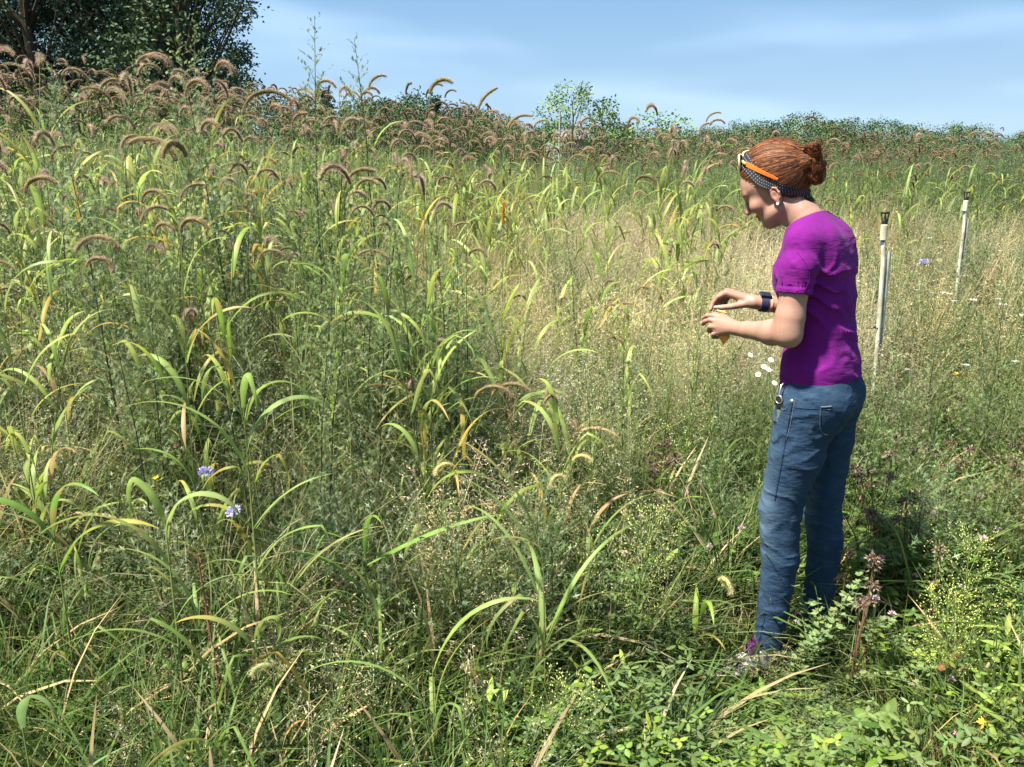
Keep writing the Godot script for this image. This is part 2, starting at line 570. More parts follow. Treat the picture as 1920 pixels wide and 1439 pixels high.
	hf.ball(Vector3(0, 0.045, 0.122), Vector3(0.036, 0.036, 0.027), 0.012)
	hf.ball(Vector3(0, 0.004, 0.112), Vector3(0.029, 0.036, 0.024), 0.012)
	hf.ball(Vector3(0.0, 0.068, 0.143), Vector3(0.026, 0.022, 0.018), 0.012)
	hf.ball(Vector3(0.004, 0.020, 0.142), Vector3(0.020, 0.024, 0.012), 0.010)
	hf.displace(func(p: Vector3) -> float: return 0.0022 * wob.get_noise_3d(p.x * 30.0, p.y * 110.0, p.z * 22.0) + 0.007 * smoothstep(0.09, 0.125, p.z) * wob.get_noise_3d(p.x * 45.0, p.y * 45.0, p.z * 45.0), 0.02)
	var hg := Geo.new()
	var dark_hair := Color(0.10, 0.036, 0.015)
	hf.into(hg, H, func(p: Vector3) -> Color: return dark_hair * (0.8 + 0.35 * wob.get_noise_3d(p.x * 30.0, p.y * 160.0, p.z * 26.0)))
	var hair := part("hair", hg, M.hair, who)
	var sg := Geo.new()
	var root := Vector3(0, 0.045, 0.106)
	for i in 2600:
		var d0 := Vector3(R(-1, 1), R(-0.5, 1), R(-1, 0.75)).normalized()
		var st := Vector3(0, 0.066, 0.006) + d0 * Vector3(0.08, 0.096, 0.103)
		var t0 := R(0.0, 0.35)
		var t1 := t0 + R(0.35, 0.7)
		var dr := ((root - Vector3(0, 0.066, 0.006)) / Vector3(0.08, 0.096, 0.103)).normalized()
		var p := PackedVector3Array(); var s := PackedVector3Array(); var w := PackedFloat32Array(); var cc := PackedColorArray()
		var tone := R(0.0, 1.0)
		var c := Color(0.048, 0.018, 0.009).lerp(Color(0.25, 0.10, 0.043), pow(tone, 1.6))
		var bad := false
		var lift := R(0.0004, 0.0042)
		var ph := R(0, TAU)
		for k in 8:
			var t := minf(lerpf(t0, t1, k / 7.0), 0.97)
			var dd := d0.slerp(dr, t)
			dd = (dd + Vector3(0, 0.018 * sin(t * 9.0 + ph), 0.012 * sin(t * 13.0 + ph))).normalized()
			var out := (dd / Vector3(0.08, 0.096, 0.103)).normalized()
			var q0 := Vector3(0, 0.066, 0.006) + dd * Vector3(0.08, 0.096, 0.103) * 1.25
			var q := hf.hit(q0, -out, 0.08)
			if q.y * -0.61 + q.z * -0.79 > -0.002 or (q - q0).length() > 0.06:
				bad = true
				break
			p.append(H * (q + out * lift)); w.append(R(0.0007, 0.0012)); cc.append(c)
			s.append(out)
		if bad:
			continue
		for k in 8:
			var tt := (p[mini(k + 1, 7)] - p[maxi(k - 1, 0)]).normalized()
			s[k] = (H.basis * s[k]).cross(tt).normalized()
		sg.strip(p, s, w, cc)
	# the short tail folded through its tie
	for i in 700:
		var p := PackedVector3Array(); var s := PackedVector3Array(); var w := PackedFloat32Array(); var cc := PackedColorArray()
		var up := i % 3 != 0
		var c0 := Vector3(0, 0.047, 0.120) if up else Vector3(0, 0.006, 0.112)
		var ang := R(-2.6, 0.6)
		var turn_ := R(1.0, 2.0)
		var xx := R(-0.034, 0.034)
		var c := Color(0.06, 0.022, 0.010).lerp(Color(0.30, 0.12, 0.05), pow(rng.randf(), 1.6))
		for k in 7:
			var a := ang + turn_ * k / 6.0
			var rr := 0.0 + sqrt(maxf(0.0, 1.0 - pow(xx / 0.039, 2.0))) * R(0.96, 1.10)
			var q := c0 + Vector3(xx + 0.004 * sin(a * 2.0), -sin(a) * 0.037 * rr, cos(a) * 0.031 * rr)
			p.append(H * q); w.append(0.0009); cc.append(c)
			s.append(H.basis * Vector3(1, R(-0.3, 0.3), 0).normalized())
		sg.strip(p, s, w, cc)
	for i in 420:   # loose ends at the top of the tail
		var b := Vector3(R(-0.028, 0.028), R(0.030, 0.086), R(0.120, 0.160))
		var d := Vector3(R(-0.5, 0.5), R(-0.1, 1.0), R(0.2, 1.0)).normalized()
		blade(sg, H * b, R(-0.6, 0.6), R(0.6, 1.4), R(-0.4, 1.6), R(0.012, 0.036), 0.0008, 4, Color(0.12, 0.045, 0.018), Color(0.33, 0.14, 0.055))
	for i in 240:   # fly-away hair on the crown
		var d := Vector3(R(-0.7, 0.7), R(0.4, 1), R(-0.6, 0.8)).normalized()
		var q := Vector3(0, 0.066, 0.006) + d * Vector3(0.081, 0.098, 0.106)
		blade(sg, H * q, R(-0.7, 0.7), R(0.9, 1.5), R(-0.3, 0.6), R(0.015, 0.05), 0.00035, 4, Color(0.26, 0.11, 0.045), Color(0.34, 0.15, 0.06))
	for i in 420:   # fine hair at the temple, from the brow line back to the ear
		var side := -1.0 if i % 2 else 1.0
		var t := rng.randf()
		var q0 := Vector3(side * 0.12, lerpf(0.112, 0.012, t) + R(-0.012, 0.014), lerpf(-0.062, -0.004, t) + R(-0.013, 0.012))
		var p := PackedVector3Array(); var s := PackedVector3Array(); var w := PackedFloat32Array(); var cc := PackedColorArray()
		var c := Color(0.27, 0.12, 0.055).lerp(Color(0.46, 0.24, 0.12), rng.randf())
		for k in 4:
			var q := f.hit(q0 + Vector3(0, -0.003 * k, 0.0075 * k), Vector3(-side, 0, 0), 0.12)
			p.append(H * (q + Vector3(side * 0.0012, 0, 0))); w.append(0.0006); cc.append(c)
			s.append(H.basis * Vector3(0, 0.93, 0.37))
		sg.strip(p, s, w, cc)
	part("strand", sg, M.hair, hair).set_meta("kind", "stuff")
	# headband: a dark scarf with white dots
	var hb := Geo.new()
	var n_b := Vector3(0, 0.6, 0.8)
	var e2 := Vector3(0, 0.8, -0.6)
	var rows := 6
	var cols := 72
	for i in cols + 1:
		var a := TAU * i / cols
		var top := smoothstep(0.2, 1.0, cos(a))
		var mid := 0.022 + 0.030 * top + 0.012 * smoothstep(0.4, 1.0, -cos(a))
		var half := 0.0155 + 0.006 * top - 0.006 * smoothstep(0.4, 1.0, -cos(a))
		for j in rows + 1:
			var off := mid + lerpf(-half, half, float(j) / rows)
			var c0 := Vector3(0, 0.05, 0.018)
			c0 += n_b * (off - n_b.dot(c0))
			var dir := Vector3.RIGHT * sin(a) + e2 * cos(a)
			var q0 := c0 + dir * 0.2
			var t := 0.0
			while t < 0.2:
				var q := q0 - dir * t
				var e := minf(hf.at(q) + maxf(0.0, (q - q.clamp(hf.o, hf.o + Vector3(hf.nx, hf.ny, hf.nz) * hf.h)).length()), f.at(q) + maxf(0.0, (q - q.clamp(f.o, f.o + Vector3(f.nx, f.ny, f.nz) * f.h)).length()))
				if e < 0.0046:
					break
				t += maxf(0.0006, (e - 0.0044) * 0.6)
			var q1 := q0 - dir * (t - 0.0012 * sin(PI * j / rows) - 0.0006)
			hb.v.append(H * q1); hb.n.append((H.basis * dir).normalized()); hb.c.append(Color.WHITE)
			hb.uv.append(Vector2(i * 0.5, j * 0.16))
	for i in cols:
		for j in rows:
			var x := i * (rows + 1) + j
			hb.idx.append_array([x, x + rows + 1, x + 1, x + 1, x + rows + 1, x + rows + 2])
	part("headband", hb, M.dots, who)
	# t-shirt
	var sf := Field.new(Vector3(-0.245, 0.87, -0.29), Vector3(0.245, 1.45, 0.07), 0.0054)
	var ch := [[1.365, 0.170, 0.052, 0.058], [1.335, 0.156, 0.062, 0.098], [1.295, 0.142, 0.080, 0.130], [1.235, 0.131, 0.094, 0.137], [1.155, 0.118, 0.097, 0.132], [1.04, 0.101, 0.093, 0.122], [0.955, 0.090, 0.103, 0.143], [0.86, 0.086, 0.110, 0.154]]
	for i in ch.size() - 1:
		var a: Array = ch[i]; var b: Array = ch[i + 1]
		sf.bone(Vector3(0, a[0], -a[1]), Vector3(0, b[0], -b[1]), a[2], b[2], 0.02, Vector3.RIGHT, a[3] / a[2], 1.0, b[3] / b[2])
	for s in [-1.0, 1.0]:
		sf.ball(Vector3(s * 0.062, 1.215, -0.178), Vector3(0.055, 0.058, 0.050), 0.04)
		sf.ball(Vector3(s * 0.07, 1.27, -0.095), Vector3(0.065, 0.085, 0.043), 0.05)
		sf.bone(Vector3(s * 0.05, 1.355, -0.15), Vector3(s * 0.150, 1.315, -0.135), 0.035, 0.045, 0.03)
	var fold := FastNoiseLite.new()
	fold.seed = 12; fold.frequency = 1.0; fold.fractal_octaves = 2
	for s in [-1.0, 1.0]:
		var sh := sh_l if s < 0 else sh_r
		var el := el_l if s < 0 else el_r
		sf.bone(sh + Vector3(-s * 0.045, 0.014, 0), sh.lerp(el, 0.18), 0.047, 0.0475, 0.022)
		sf.bone(sh.lerp(el, 0.18), sh.lerp(el, 0.62), 0.0475, 0.0455, 0.016)
	# long soft folds: ridges across «phase», strong and weak by turns
	var ridge := func(phase: float, mask: float) -> float:
		var s := sin(phase)
		return (pow(maxf(0.0, s), 2.5) - 0.35) * mask
	var tee := func(p: Vector3) -> float:
		var warp := fold.get_noise_3d(p.x * 5.0, p.y * 5.0, p.z * 5.0)
		var gate := smoothstep(-0.25, 0.35, fold.get_noise_3d(p.x * 6.0 + 9.0, p.y * 11.0, p.z * 6.0))
		var gate2 := smoothstep(-0.2, 0.4, fold.get_noise_3d(p.x * 5.0 - 5.0, p.y * 6.0, p.z * 5.0 + 3.0))
		var low := smoothstep(1.10, 0.97, p.y)
		var sleeve := smoothstep(0.135, 0.16, absf(p.x)) * smoothstep(1.05, 1.12, p.y)
		var b: float = -0.0095 * ridge.call((p.y + p.z * 0.30 + p.x * 0.15) * 120.0 + warp * 7.0, low * gate)
		var pull := smoothstep(0.19, 0.03, Vector3(absf(p.x) - 0.13, p.y - 1.20, p.z + 0.11).length())
		b -= 0.0085 * ridge.call((p.y + p.z * 0.95) * 95.0 + warp * 5.0, pull)
		var mid := smoothstep(0.94, 1.06, p.y) * smoothstep(1.34, 1.16, p.y)
		b -= 0.0080 * ridge.call((p.y - p.z * 1.1 + 0.3 * p.x) * 62.0 + warp * 6.0, mid * gate2)
		return b * (1.0 - sleeve * (0.45 + 0.5 * smoothstep(1.24, 1.19, p.y)))
	sf.displace(tee, 0.035)
	for s in [-1.0, 1.0]:   # the sleeves end at an open hem above the elbow
		var sh := sh_l if s < 0 else sh_r
		var el := el_l if s < 0 else el_r
		var ax := (el - sh).normalized()
		var en := sh.lerp(el, 0.50)
		var stop := ax.dot(en)
		sf.displace(func(p: Vector3) -> float: return -0.0018 if p.x * s > 0.149 and p.y > 1.1 and ax.dot(p) > stop - 0.016 else 0.0, 0.02)
		var i := 0
		for z in sf.nz:
			for y in sf.ny:
				for x in sf.nx:
					if sf.d[i] < 0.03:
						var q := sf.o + Vector3(x, y, z) * sf.h
						if q.x * s > 0.149 and q.y > 1.06:
							sf.d[i] = maxf(sf.d[i], ax.dot(q) - stop)
					i += 1
		sf.bone(en - ax * 0.012, en + ax * 0.03, 0.041, 0.041, 0.003, Vector3.RIGHT, 1.0, -1.0)
	sf.cut(Vector3(0, -0.93, 0.36), -0.858, 0.003)          # the hem, lower in front
	sf.cut(Vector3(0, 0.86, -0.50), 1.266, 0.003)           # the neckline
	var tg := Geo.new()
	var purple := Color(0.116, 0.009, 0.134)
	var pc := func(p: Vector3) -> Color: return purple * (1.0 + 0.05 * wob.get_noise_3dv(p * 40.0))
	sf.into(tg, unit, pc)
	var shirt := part("t_shirt", tg, M.shirt, who)
	var view := Vector3(0.976, 0, -0.215)
	var seam := Geo.new()
	line_on(sf, seam, [[0.174, 1.296], [0.143, 1.262], [0.134, 1.225], [0.150, 1.180]], view, 0.0009, purple * 0.75)
	line_on(sf, seam, [[0.083, 1.302], [0.048, 1.259], [0.036, 1.185], [0.029, 1.094], [0.024, 1.04]], view, 0.0009, purple * 0.8)
	line_on(sf, seam, [[0.196, 0.924], [0.145, 0.912], [0.077, 0.926], [0.020, 0.954], [-0.020, 0.985]], view, 0.0008, purple * 0.75)
	part("seam", seam, M.shirt, shirt)
	# jeans
	var jf := Field.new(Vector3(-0.225, 0.0, -0.245), Vector3(0.225, 0.99, 0.075), 0.0068)
	jf.bone(Vector3(0, 0.965, -0.086), Vector3(0, 0.87, -0.080), 0.088, 0.102, 0.02, Vector3.RIGHT, 1.42, 1.0, 1.42)
	for s in [-1.0, 1.0]:
		jf.ball(Vector3(s * 0.068, 0.852, -0.060), Vector3(0.084, 0.093, 0.084), 0.035)
	var lg := [[Vector3(-0.088, 0.85, -0.092), 0.088], [Vector3(-0.097, 0.70, -0.106), 0.077], [Vector3(-0.100, 0.52, -0.136), 0.062], [Vector3(-0.100, 0.44, -0.131), 0.057], [Vector3(-0.100, 0.36, -0.122), 0.055], [Vector3(-0.100, 0.19, -0.127), 0.047], [Vector3(-0.100, 0.05, -0.132), 0.046]]
	var rg := [[Vector3(0.088, 0.85, -0.080), 0.088], [Vector3(0.097, 0.70, -0.072), 0.076], [Vector3(0.100, 0.52, -0.068), 0.062], [Vector3(0.100, 0.44, -0.060), 0.057], [Vector3(0.100, 0.36, -0.044), 0.054], [Vector3(0.100, 0.19, -0.045), 0.047], [Vector3(0.100, 0.03, -0.050), 0.046]]
	for leg in [lg, rg]:
		for i in 6:
			jf.bone(leg[i][0], leg[i + 1][0], leg[i][1], leg[i + 1][1], 0.03 if i == 0 else 0.012, Vector3.RIGHT, 0.97)
	jf.cut(Vector3(0, -1, 0.1), -0.065, 0.002)
	jf.displace(func(p: Vector3) -> float:
		var warp := fold.get_noise_3d(p.x * 6.0, p.y * 6.0, p.z * 6.0)
		var gate := smoothstep(-0.2, 0.35, fold.get_noise_3d(p.x * 8.0 + 3.0, p.y * 13.0, p.z * 8.0))
		var cz: float = -0.12 if p.x < 0.0 else -0.055
		var rear := smoothstep(-0.03, 0.05, p.z - cz)
		var knee := exp(-pow((p.y - 0.47) / 0.09, 2.0)) * (0.35 + 0.65 * rear) + 0.8 * exp(-pow((p.y - 0.14) / 0.10, 2.0))
		var b: float = -0.0080 * ridge.call((p.y - 0.35 * (p.z - cz)) * 150.0 + warp * 7.0, knee * gate)
		var hip := exp(-pow((p.y - 0.78) / 0.07, 2.0))
		b -= 0.0075 * ridge.call((p.y - 0.75 * p.z) * 100.0 + warp * 5.0, hip * gate)
		b -= 0.0035 * ridge.call((p.y + 0.5 * p.z) * 70.0 + warp * 9.0, 1.0 - gate)
		if p.y > 0.885 - 0.42 * (p.z + 0.07) and p.y < 0.93 - 0.42 * (p.z + 0.07):
			b -= 0.002
		return b)
	var jg := Geo.new()
	var denim := FastNoiseLite.new()
	denim.seed = 5; denim.frequency = 1.0; denim.fractal_octaves = 3
	jf.into(jg, unit, func(p: Vector3) -> Color:
		var c := Color(0.026, 0.054, 0.102)
		var cz: float = -0.125 if p.x < 0.0 else -0.06
		var front := smoothstep(0.015, -0.05, p.z - cz) * smoothstep(0.12, 0.3, p.y)
		var worn := 0.20 * front + 0.45 * front * exp(-pow((p.y - 0.50) / 0.11, 2.0)) + 0.22 * smoothstep(0.0, 0.06, p.z) * exp(-pow((p.y - 0.83) / 0.07, 2.0))
		worn += 0.10 * denim.get_noise_3d(p.x * 22.0, p.y * 22.0, p.z * 22.0) + 0.20 * denim.get_noise_3d(p.x * 12.0, (p.y + 0.2 * p.z) * 75.0, p.z * 12.0)
		return c.lerp(Color(0.13, 0.20, 0.29), clampf(worn, 0.0, 0.75)))
	var jeans := part("jeans", jg, M.denim, who)
	var js := Geo.new()
	var dk := Color(0.02, 0.04, 0.085)
	var lt := Color(0.13, 0.165, 0.21)
	line_on(jf, js, [[0.148, 0.883], [0.153, 0.818], [0.161, 0.696], [0.171, 0.571], [0.173, 0.461], [0.167, 0.333], [0.162, 0.220], [0.167, 0.110]], view, 0.0022, dk)
	line_on(jf, js, [[0.142, 0.883], [0.147, 0.818], [0.155, 0.760]], view, 0.0009, lt, 0.0006)
	line_on(jf, js, [[0.190, 0.860], [0.172, 0.845], [0.158, 0.862]], view, 0.0010, lt, 0.0004)
	line_on(jf, js, [[0.080, 0.600], [0.064, 0.491], [0.047, 0.352], [0.047, 0.2]], view, 0.0016, dk)
	line_on(jf, js, [[0.150, 0.862], [0.075, 0.868], [0.010, 0.893], [-0.030, 0.920]], view, 0.0012, dk)
	part("seam", js, M.denim, jeans)
	var jp := Geo.new()
	line_on(jf, jp, [[0.071, 0.872], [0.030, 0.876], [-0.011, 0.882]], view, 0.0022, lt, 0.0006)
	line_on(jf, jp, [[-0.011, 0.882], [-0.018, 0.837], [0.018, 0.789], [0.063, 0.796], [0.071, 0.872]], view, 0.0018, lt * 0.6)
	line_on(jf, jp, [[0.066, 0.864], [0.030, 0.867], [-0.006, 0.873]], view, 0.0009, lt * 0.8)
	part("back_pocket", jp, M.denim, jeans)
	var rv := Geo.new()
	var bq := jf.hit(Vector3(0, 0.878, -0.150) - view * 0.4, view)
	rv.lathe(bq + view * 0.002, bq - view * 0.004, PackedVector2Array([Vector2(0, 0.0055), Vector2(0.004, 0.0055), Vector2(0.0058, 0.003), Vector2(0.006, 0.0)]), 10, Color(0.6, 0.6, 0.58))
	part("rivet", rv, M.metal, jeans)
	# shoes, lying along the feet; the near foot is turned out
	for s in [-1.0, 1.0]:
		var shf := Field.new(Vector3(-0.06, -0.02, -0.23), Vector3(0.06, 0.15, 0.09), 0.0048)
		shf.bone(Vector3(0, 0.034, 0.045), Vector3(0, 0.03, -0.10), 0.034, 0.040, 0.02)
		shf.bone(Vector3(0, 0.03, -0.10), Vector3(-0.004 * s, 0.022, -0.175), 0.038, 0.026, 0.02, Vector3.RIGHT, 1.1)
		shf.bone(Vector3(0, 0.04, 0.03), Vector3(0, 0.115, 0.015), 0.037, 0.036, 0.03)
		shf.bone(Vector3(0, 0.09, -0.02), Vector3(0, 0.04, -0.11), 0.026, 0.024, 0.03)
		shf.cut(Vector3(0, -1, 0), -0.004, 0.004)
		shf.cut(Vector3(0, 0.97, 0.22), 0.118, 0.004)
		var fg := Geo.new()
		var x := Transform3D(Basis(Vector3.UP, 1.1 if s < 0 else -0.1), Vector3(-0.1, -0.045, -0.135) if s < 0 else Vector3(0.1, -0.045, -0.055))
		shf.into(fg, x, func(p: Vector3) -> Color:
			var c := Color(0.31, 0.29, 0.295) * (0.86 + 0.2 * float(int((p.y * 0.8 - p.z) * 260.0) % 2))
			if p.y < 0.022: c = Color(0.55, 0.53, 0.52)
			return c)
		var shoe := part("shoe", fg, M.cloth, who)
		var tg2 := Geo.new()
		var pts := PackedVector3Array(); var ss := PackedVector3Array(); var ww := PackedFloat32Array(); var c2 := PackedColorArray()
		for k in 6:
			var q := Vector3(0, 0.135 - 0.010 * k, -0.020 - 0.013 * k)
			pts.append(x * q); ss.append(x.basis * Vector3.RIGHT); ww.append(0.020); c2.append(Color(0.05, 0.010, 0.058))
		tg2.strip(pts, ss, ww, c2, 0.3)
		part("tongue", tg2, M.cloth, shoe)
		var lace := Geo.new()
		for k in 5:
			var z := -0.045 - 0.014 * k
			var row := PackedVector3Array(); var rw := PackedFloat32Array()
			for m in 7:
				var q := shf.hit(Vector3(lerpf(-0.026, 0.026, m / 6.0), 0.14, z - 0.004 * (m % 2)), Vector3.DOWN, 0.13)
				row.append(x * (q + Vector3(0, 0.001, 0))); rw.append(0.002)
			lace.tube(row, rw, 5, Color(0.5, 0.48, 0.5), Color(0.5, 0.48, 0.5))
		part("lace", lace, M.cloth, shoe)
		var trim := Geo.new()
		for k in 3:
			var row := PackedVector3Array(); var rw := PackedFloat32Array()
			for m in 9:
				var q0 := Vector3(-0.1, 0.035 + 0.005 * m * (0.4 + 0.3 * k), -0.12 + 0.02 * m + 0.02 * k)
				var q := shf.hit(q0, Vector3.RIGHT, 0.1)
				if q.x < -0.005:
					row.append(x * q); rw.append(0.0022)
			if row.size() > 2:
				trim.tube(row, rw, 5, Color(0.05, 0.012, 0.058), Color(0.05, 0.012, 0.058))
		part("trim", trim, M.cloth, shoe)
	# what the woman wears and holds, each a thing of its own
	var P := Transform3D(Basis(Vector3.UP, turn), at)
	var HP := P * H
	build_sunglasses(HP)
	var ax := (el_r - wr_r).normalized()
	build_watch(P, wr_r + ax * 0.016, ax)
	build_keys(P)
	build_pouch(P)

func build_sunglasses(x: Transform3D) -> void:
	var o := thing("sunglasses", "orange and cream sunglasses pushed up on the bowed red-haired head", "sunglasses")
	o.transform = x
	var lh := Vector3(-0.074, 0.120, -0.030)
	var rh := Vector3(0.072, 0.150, -0.028)
	var across := (rh - lh).normalized()
	var n := Vector3(0, 0.42, -0.91)
	n = (n - across * n.dot(across)).normalized()
	var down := across.cross(n).normalized()
	if down.y > 0: down = -down
	var cream := Color(0.72, 0.50, 0.24)
	var mid := (lh + rh) * 0.5 + n * 0.038 + Vector3(0, 0.018, 0)
	var rim := Geo.new()
	for s in [-1.0, 1.0]:
		var p := PackedVector3Array(); var w := PackedFloat32Array()
		var lens := Geo.new()
		var c0: Vector3 = mid + across * (s * 0.0335) - n * 0.012 + down * 0.012
		var rimp := PackedVector3Array()
		for i in 29:
			var a := TAU * i / 28.0
			var e := Vector2(cos(a), sin(a))
			var q := Vector2(signf(e.x) * pow(absf(e.x), 0.7) * 0.0305, signf(e.y) * pow(absf(e.y), 0.75) * (0.019 if e.y > 0 else 0.022))
			var bend: Vector3 = -n * (0.30 * q.x * s * 0.5 + 5.0 * q.x * q.x * 0.6)
			rimp.append(c0 + across * q.x + down * -q.y + bend)
			w.append(0.0034)
		rim.tube(rimp, w, 6, cream, cream)
		for i in 28:
			var k := lens.v.size()
			for q in [c0, rimp[i], rimp[i + 1]]:
				lens.v.append(q); lens.n.append(n); lens.c.append(Color(0.03, 0.032, 0.035))
			lens.idx.append_array([k, k + 1, k + 2] if (rimp[i] - c0).cross(rimp[i + 1] - c0).dot(n) < 0 else [k, k + 2, k + 1])
		part("lens", lens, M.gloss, o)
	rim.tube(PackedVector3Array([mid - across * 0.008, mid + n * 0.002, mid + across * 0.008]), PackedFloat32Array([0.0035, 0.003, 0.0035]), 6, cream, cream)
	var frame := part("frame", rim, M.gloss, o)
	for s in [-1.0, 1.0]:
		var g := Geo.new()
		var hinge := lh if s < 0 else rh
		var tip := Vector3(s * 0.083, 0.030, 0.036) if s < 0 else Vector3(s * 0.084, 0.07, 0.04)
		var d := (tip - hinge).normalized()
		var up := (n * -0.2 - down).normalized()
		up = (up - d * up.dot(d)).normalized()
		var sd := d.cross(up).normalized()
		var len_ := hinge.distance_to(tip)
		var prev: Array = []
		var col := Color(0.80, 0.16, 0.025)
		for i in 9:
			var t := i / 8.0
			var c := hinge + d * len_ * t + Vector3(s * 0.010 * sin(PI * t), 0, 0)
			var hh := lerpf(0.0068, 0.0040, smoothstep(0.0, 0.9, t)) * (1.0 if i < 8 else 0.5)
			var cur := [c + up * hh + sd * 0.0016, c + up * hh - sd * 0.0016, c - up * hh - sd * 0.0016, c - up * hh + sd * 0.0016]
			if prev.size():
				for k in 4:
					g.quad(prev[k], cur[k], cur[(k + 1) % 4], prev[(k + 1) % 4], col)
			else:
				g.quad(cur[0], cur[1], cur[2], cur[3], col)
			prev = cur
		g.quad(prev[3], prev[2], prev[1], prev[0], col)
		part("temple_arm", g, M.gloss, o)
		var jn := Geo.new()
		var corner: Vector3 = mid + across * (s * 0.064) - n * 0.030 + down * 0.008
		jn.tube(PackedVector3Array([corner, corner.lerp(hinge, 0.5) + n * 0.003, hinge]), PackedFloat32Array([0.0036, 0.0042, 0.0046]), 6, cream, Color(0.80, 0.2, 0.04))
		part("hinge", jn, M.gloss, frame)

func build_watch(x: Transform3D, c: Vector3, ax: Vector3) -> void:
	var o := thing("smartwatch", "dark blue smartwatch on the right wrist of the person in purple", "watch")
	o.transform = x
	var up := (Vector3(-0.25, 1, 0) - ax * ax.dot(Vector3(-0.25, 1, 0))).normalized()
	var g := Geo.new()
	var prof := PackedVector2Array([Vector2(0, 0.0245), Vector2(0.001, 0.0272), Vector2(0.023, 0.0280), Vector2(0.024, 0.0252)])
	g.lathe(c, c + ax * 0.024, prof, 28, Color(0.018, 0.022, 0.06))
	var strap := part("strap", g, M.rubber, o)
	var holes := Geo.new()
	var sd := ax.cross(up)
	for i in 8:
		var a := -0.4 - i * 0.22
		for k in [-0.005, 0.005]:
			var q: Vector3 = c + ax * (0.012 + k) + (up * sin(a) + sd * cos(a) * -1.0) * 0.0277
			var out := (up * sin(a) - sd * cos(a)).normalized()
			holes.lathe(q - out * 0.0002, q + out * 0.0005, PackedVector2Array([Vector2(0, 0.0018), Vector2(0.0006, 0.0015), Vector2(0.0006, 0.0)]), 6, Color(0.004, 0.005, 0.012))
	part("strap_hole", holes, M.rubber, strap)
	var b := Geo.new()
	var bx := Transform3D(Basis(ax, up, ax.cross(up)), c + ax * 0.012 + up * 0.0285)
	var w := 0.0165
	for k in 3:
		var y0: float = [-0.005, -0.0035, 0.003][k]
		var y1: float = [-0.0035, 0.003, 0.0045][k]
		var i0: float = [0.0025, 0.0, 0.0][k]
		var i1: float = [0.0, 0.0, 0.0025][k]
		var lo := [Vector3(-w + i0, y0, -w + i0), Vector3(w - i0, y0, -w + i0), Vector3(w - i0, y0, w - i0), Vector3(-w + i0, y0, w - i0)]
		var hi := [Vector3(-w + i1, y1, -w + i1), Vector3(w - i1, y1, -w + i1), Vector3(w - i1, y1, w - i1), Vector3(-w + i1, y1, w - i1)]
		for e in 4:
			b.quad(bx * hi[e], bx * hi[(e + 1) % 4], bx * lo[(e + 1) % 4], bx * lo[e], Color(0.02, 0.022, 0.03))
		if k == 2:
			b.quad(bx * hi[3], bx * hi[2], bx * hi[1], bx * hi[0], Color(0.02, 0.022, 0.03))
			b.quad(bx * hi[0], bx * hi[1], bx * hi[2], bx * hi[3], Color(0.02, 0.022, 0.03))
	part("case", b, M.gloss, o)
	var r := Geo.new()
	var c2 := c + ax * 0.0285
	r.lathe(c2, c2 + ax * 0.006, PackedVector2Array([Vector2(0, 0.0242), Vector2(0.0005, 0.0272), Vector2(0.0055, 0.0276), Vector2(0.006, 0.0246)]), 28, Color(0.78, 0.30, 0.22))
	var br := loose("wristband", r, M.rubber, "thin coral wristband next to the dark smartwatch", "wristband")
	br.transform = x

func build_keys(x: Transform3D) -> void:
	var o := thing("key_ring", "black car key and silver key hanging from the front belt loop of the jeans", "keys")
	o.transform = x
	var steel := Color(0.62, 0.60, 0.56)
	var c := Vector3(-0.150, 0.872, -0.152)
	var out := Vector3(-0.93, 0, -0.36)
	var sd := Vector3(-0.36, 0, 0.93)
	var g := Geo.new()
	var p := PackedVector3Array(); var r := PackedFloat32Array()
	for i in 21:
		var a := TAU * i / 20.0
		p.append(c + out * 0.006 + sd * cos(a) * 0.0115 + Vector3.UP * sin(a) * 0.0115)
		r.append(0.0014)
	g.tube(p, r, 6, steel, steel)
	part("ring", g, M.metal, o)
	var cl := Geo.new()
	cl.tube(PackedVector3Array([c + Vector3(0.012, 0.045, 0.002), c + Vector3(0.002, 0.040, -0.001), c + out * 0.004 + Vector3(0, 0.026, 0), c + out * 0.006 + Vector3(0, 0.010, 0)]), PackedFloat32Array([0.0022, 0.0026, 0.0026, 0.0018]), 6, steel, steel)
	part("clip", cl, M.metal, o)
	var fb := Geo.new()
	var bx := Transform3D(Basis(out, Vector3.UP, out.cross(Vector3.UP)), c + Vector3(0, -0.010, 0))
	fb.lathe(bx * Vector3(-0.006, 0, 0), bx * Vector3(0.006, 0, 0), PackedVector2Array([Vector2(0, 0), Vector2(0.0005, 0.014), Vector2(0.003, 0.0175), Vector2(0.008, 0.0175), Vector2(0.0105, 0.014), Vector2(0.011, 0.0)]), 16, Color(0.012, 0.012, 0.014))
	part("fob", fb, M.rubber, o)
	var ky := Geo.new()
	ky.box(Vector3(-0.0012, -0.058, -0.0042), Vector3(0.0012, -0.024, 0.0042), steel, bx)
	ky.box(Vector3(-0.0016, -0.029, -0.0065), Vector3(0.0016, -0.022, 0.0065), steel, bx)
	part("key_blade", ky, M.metal, o)

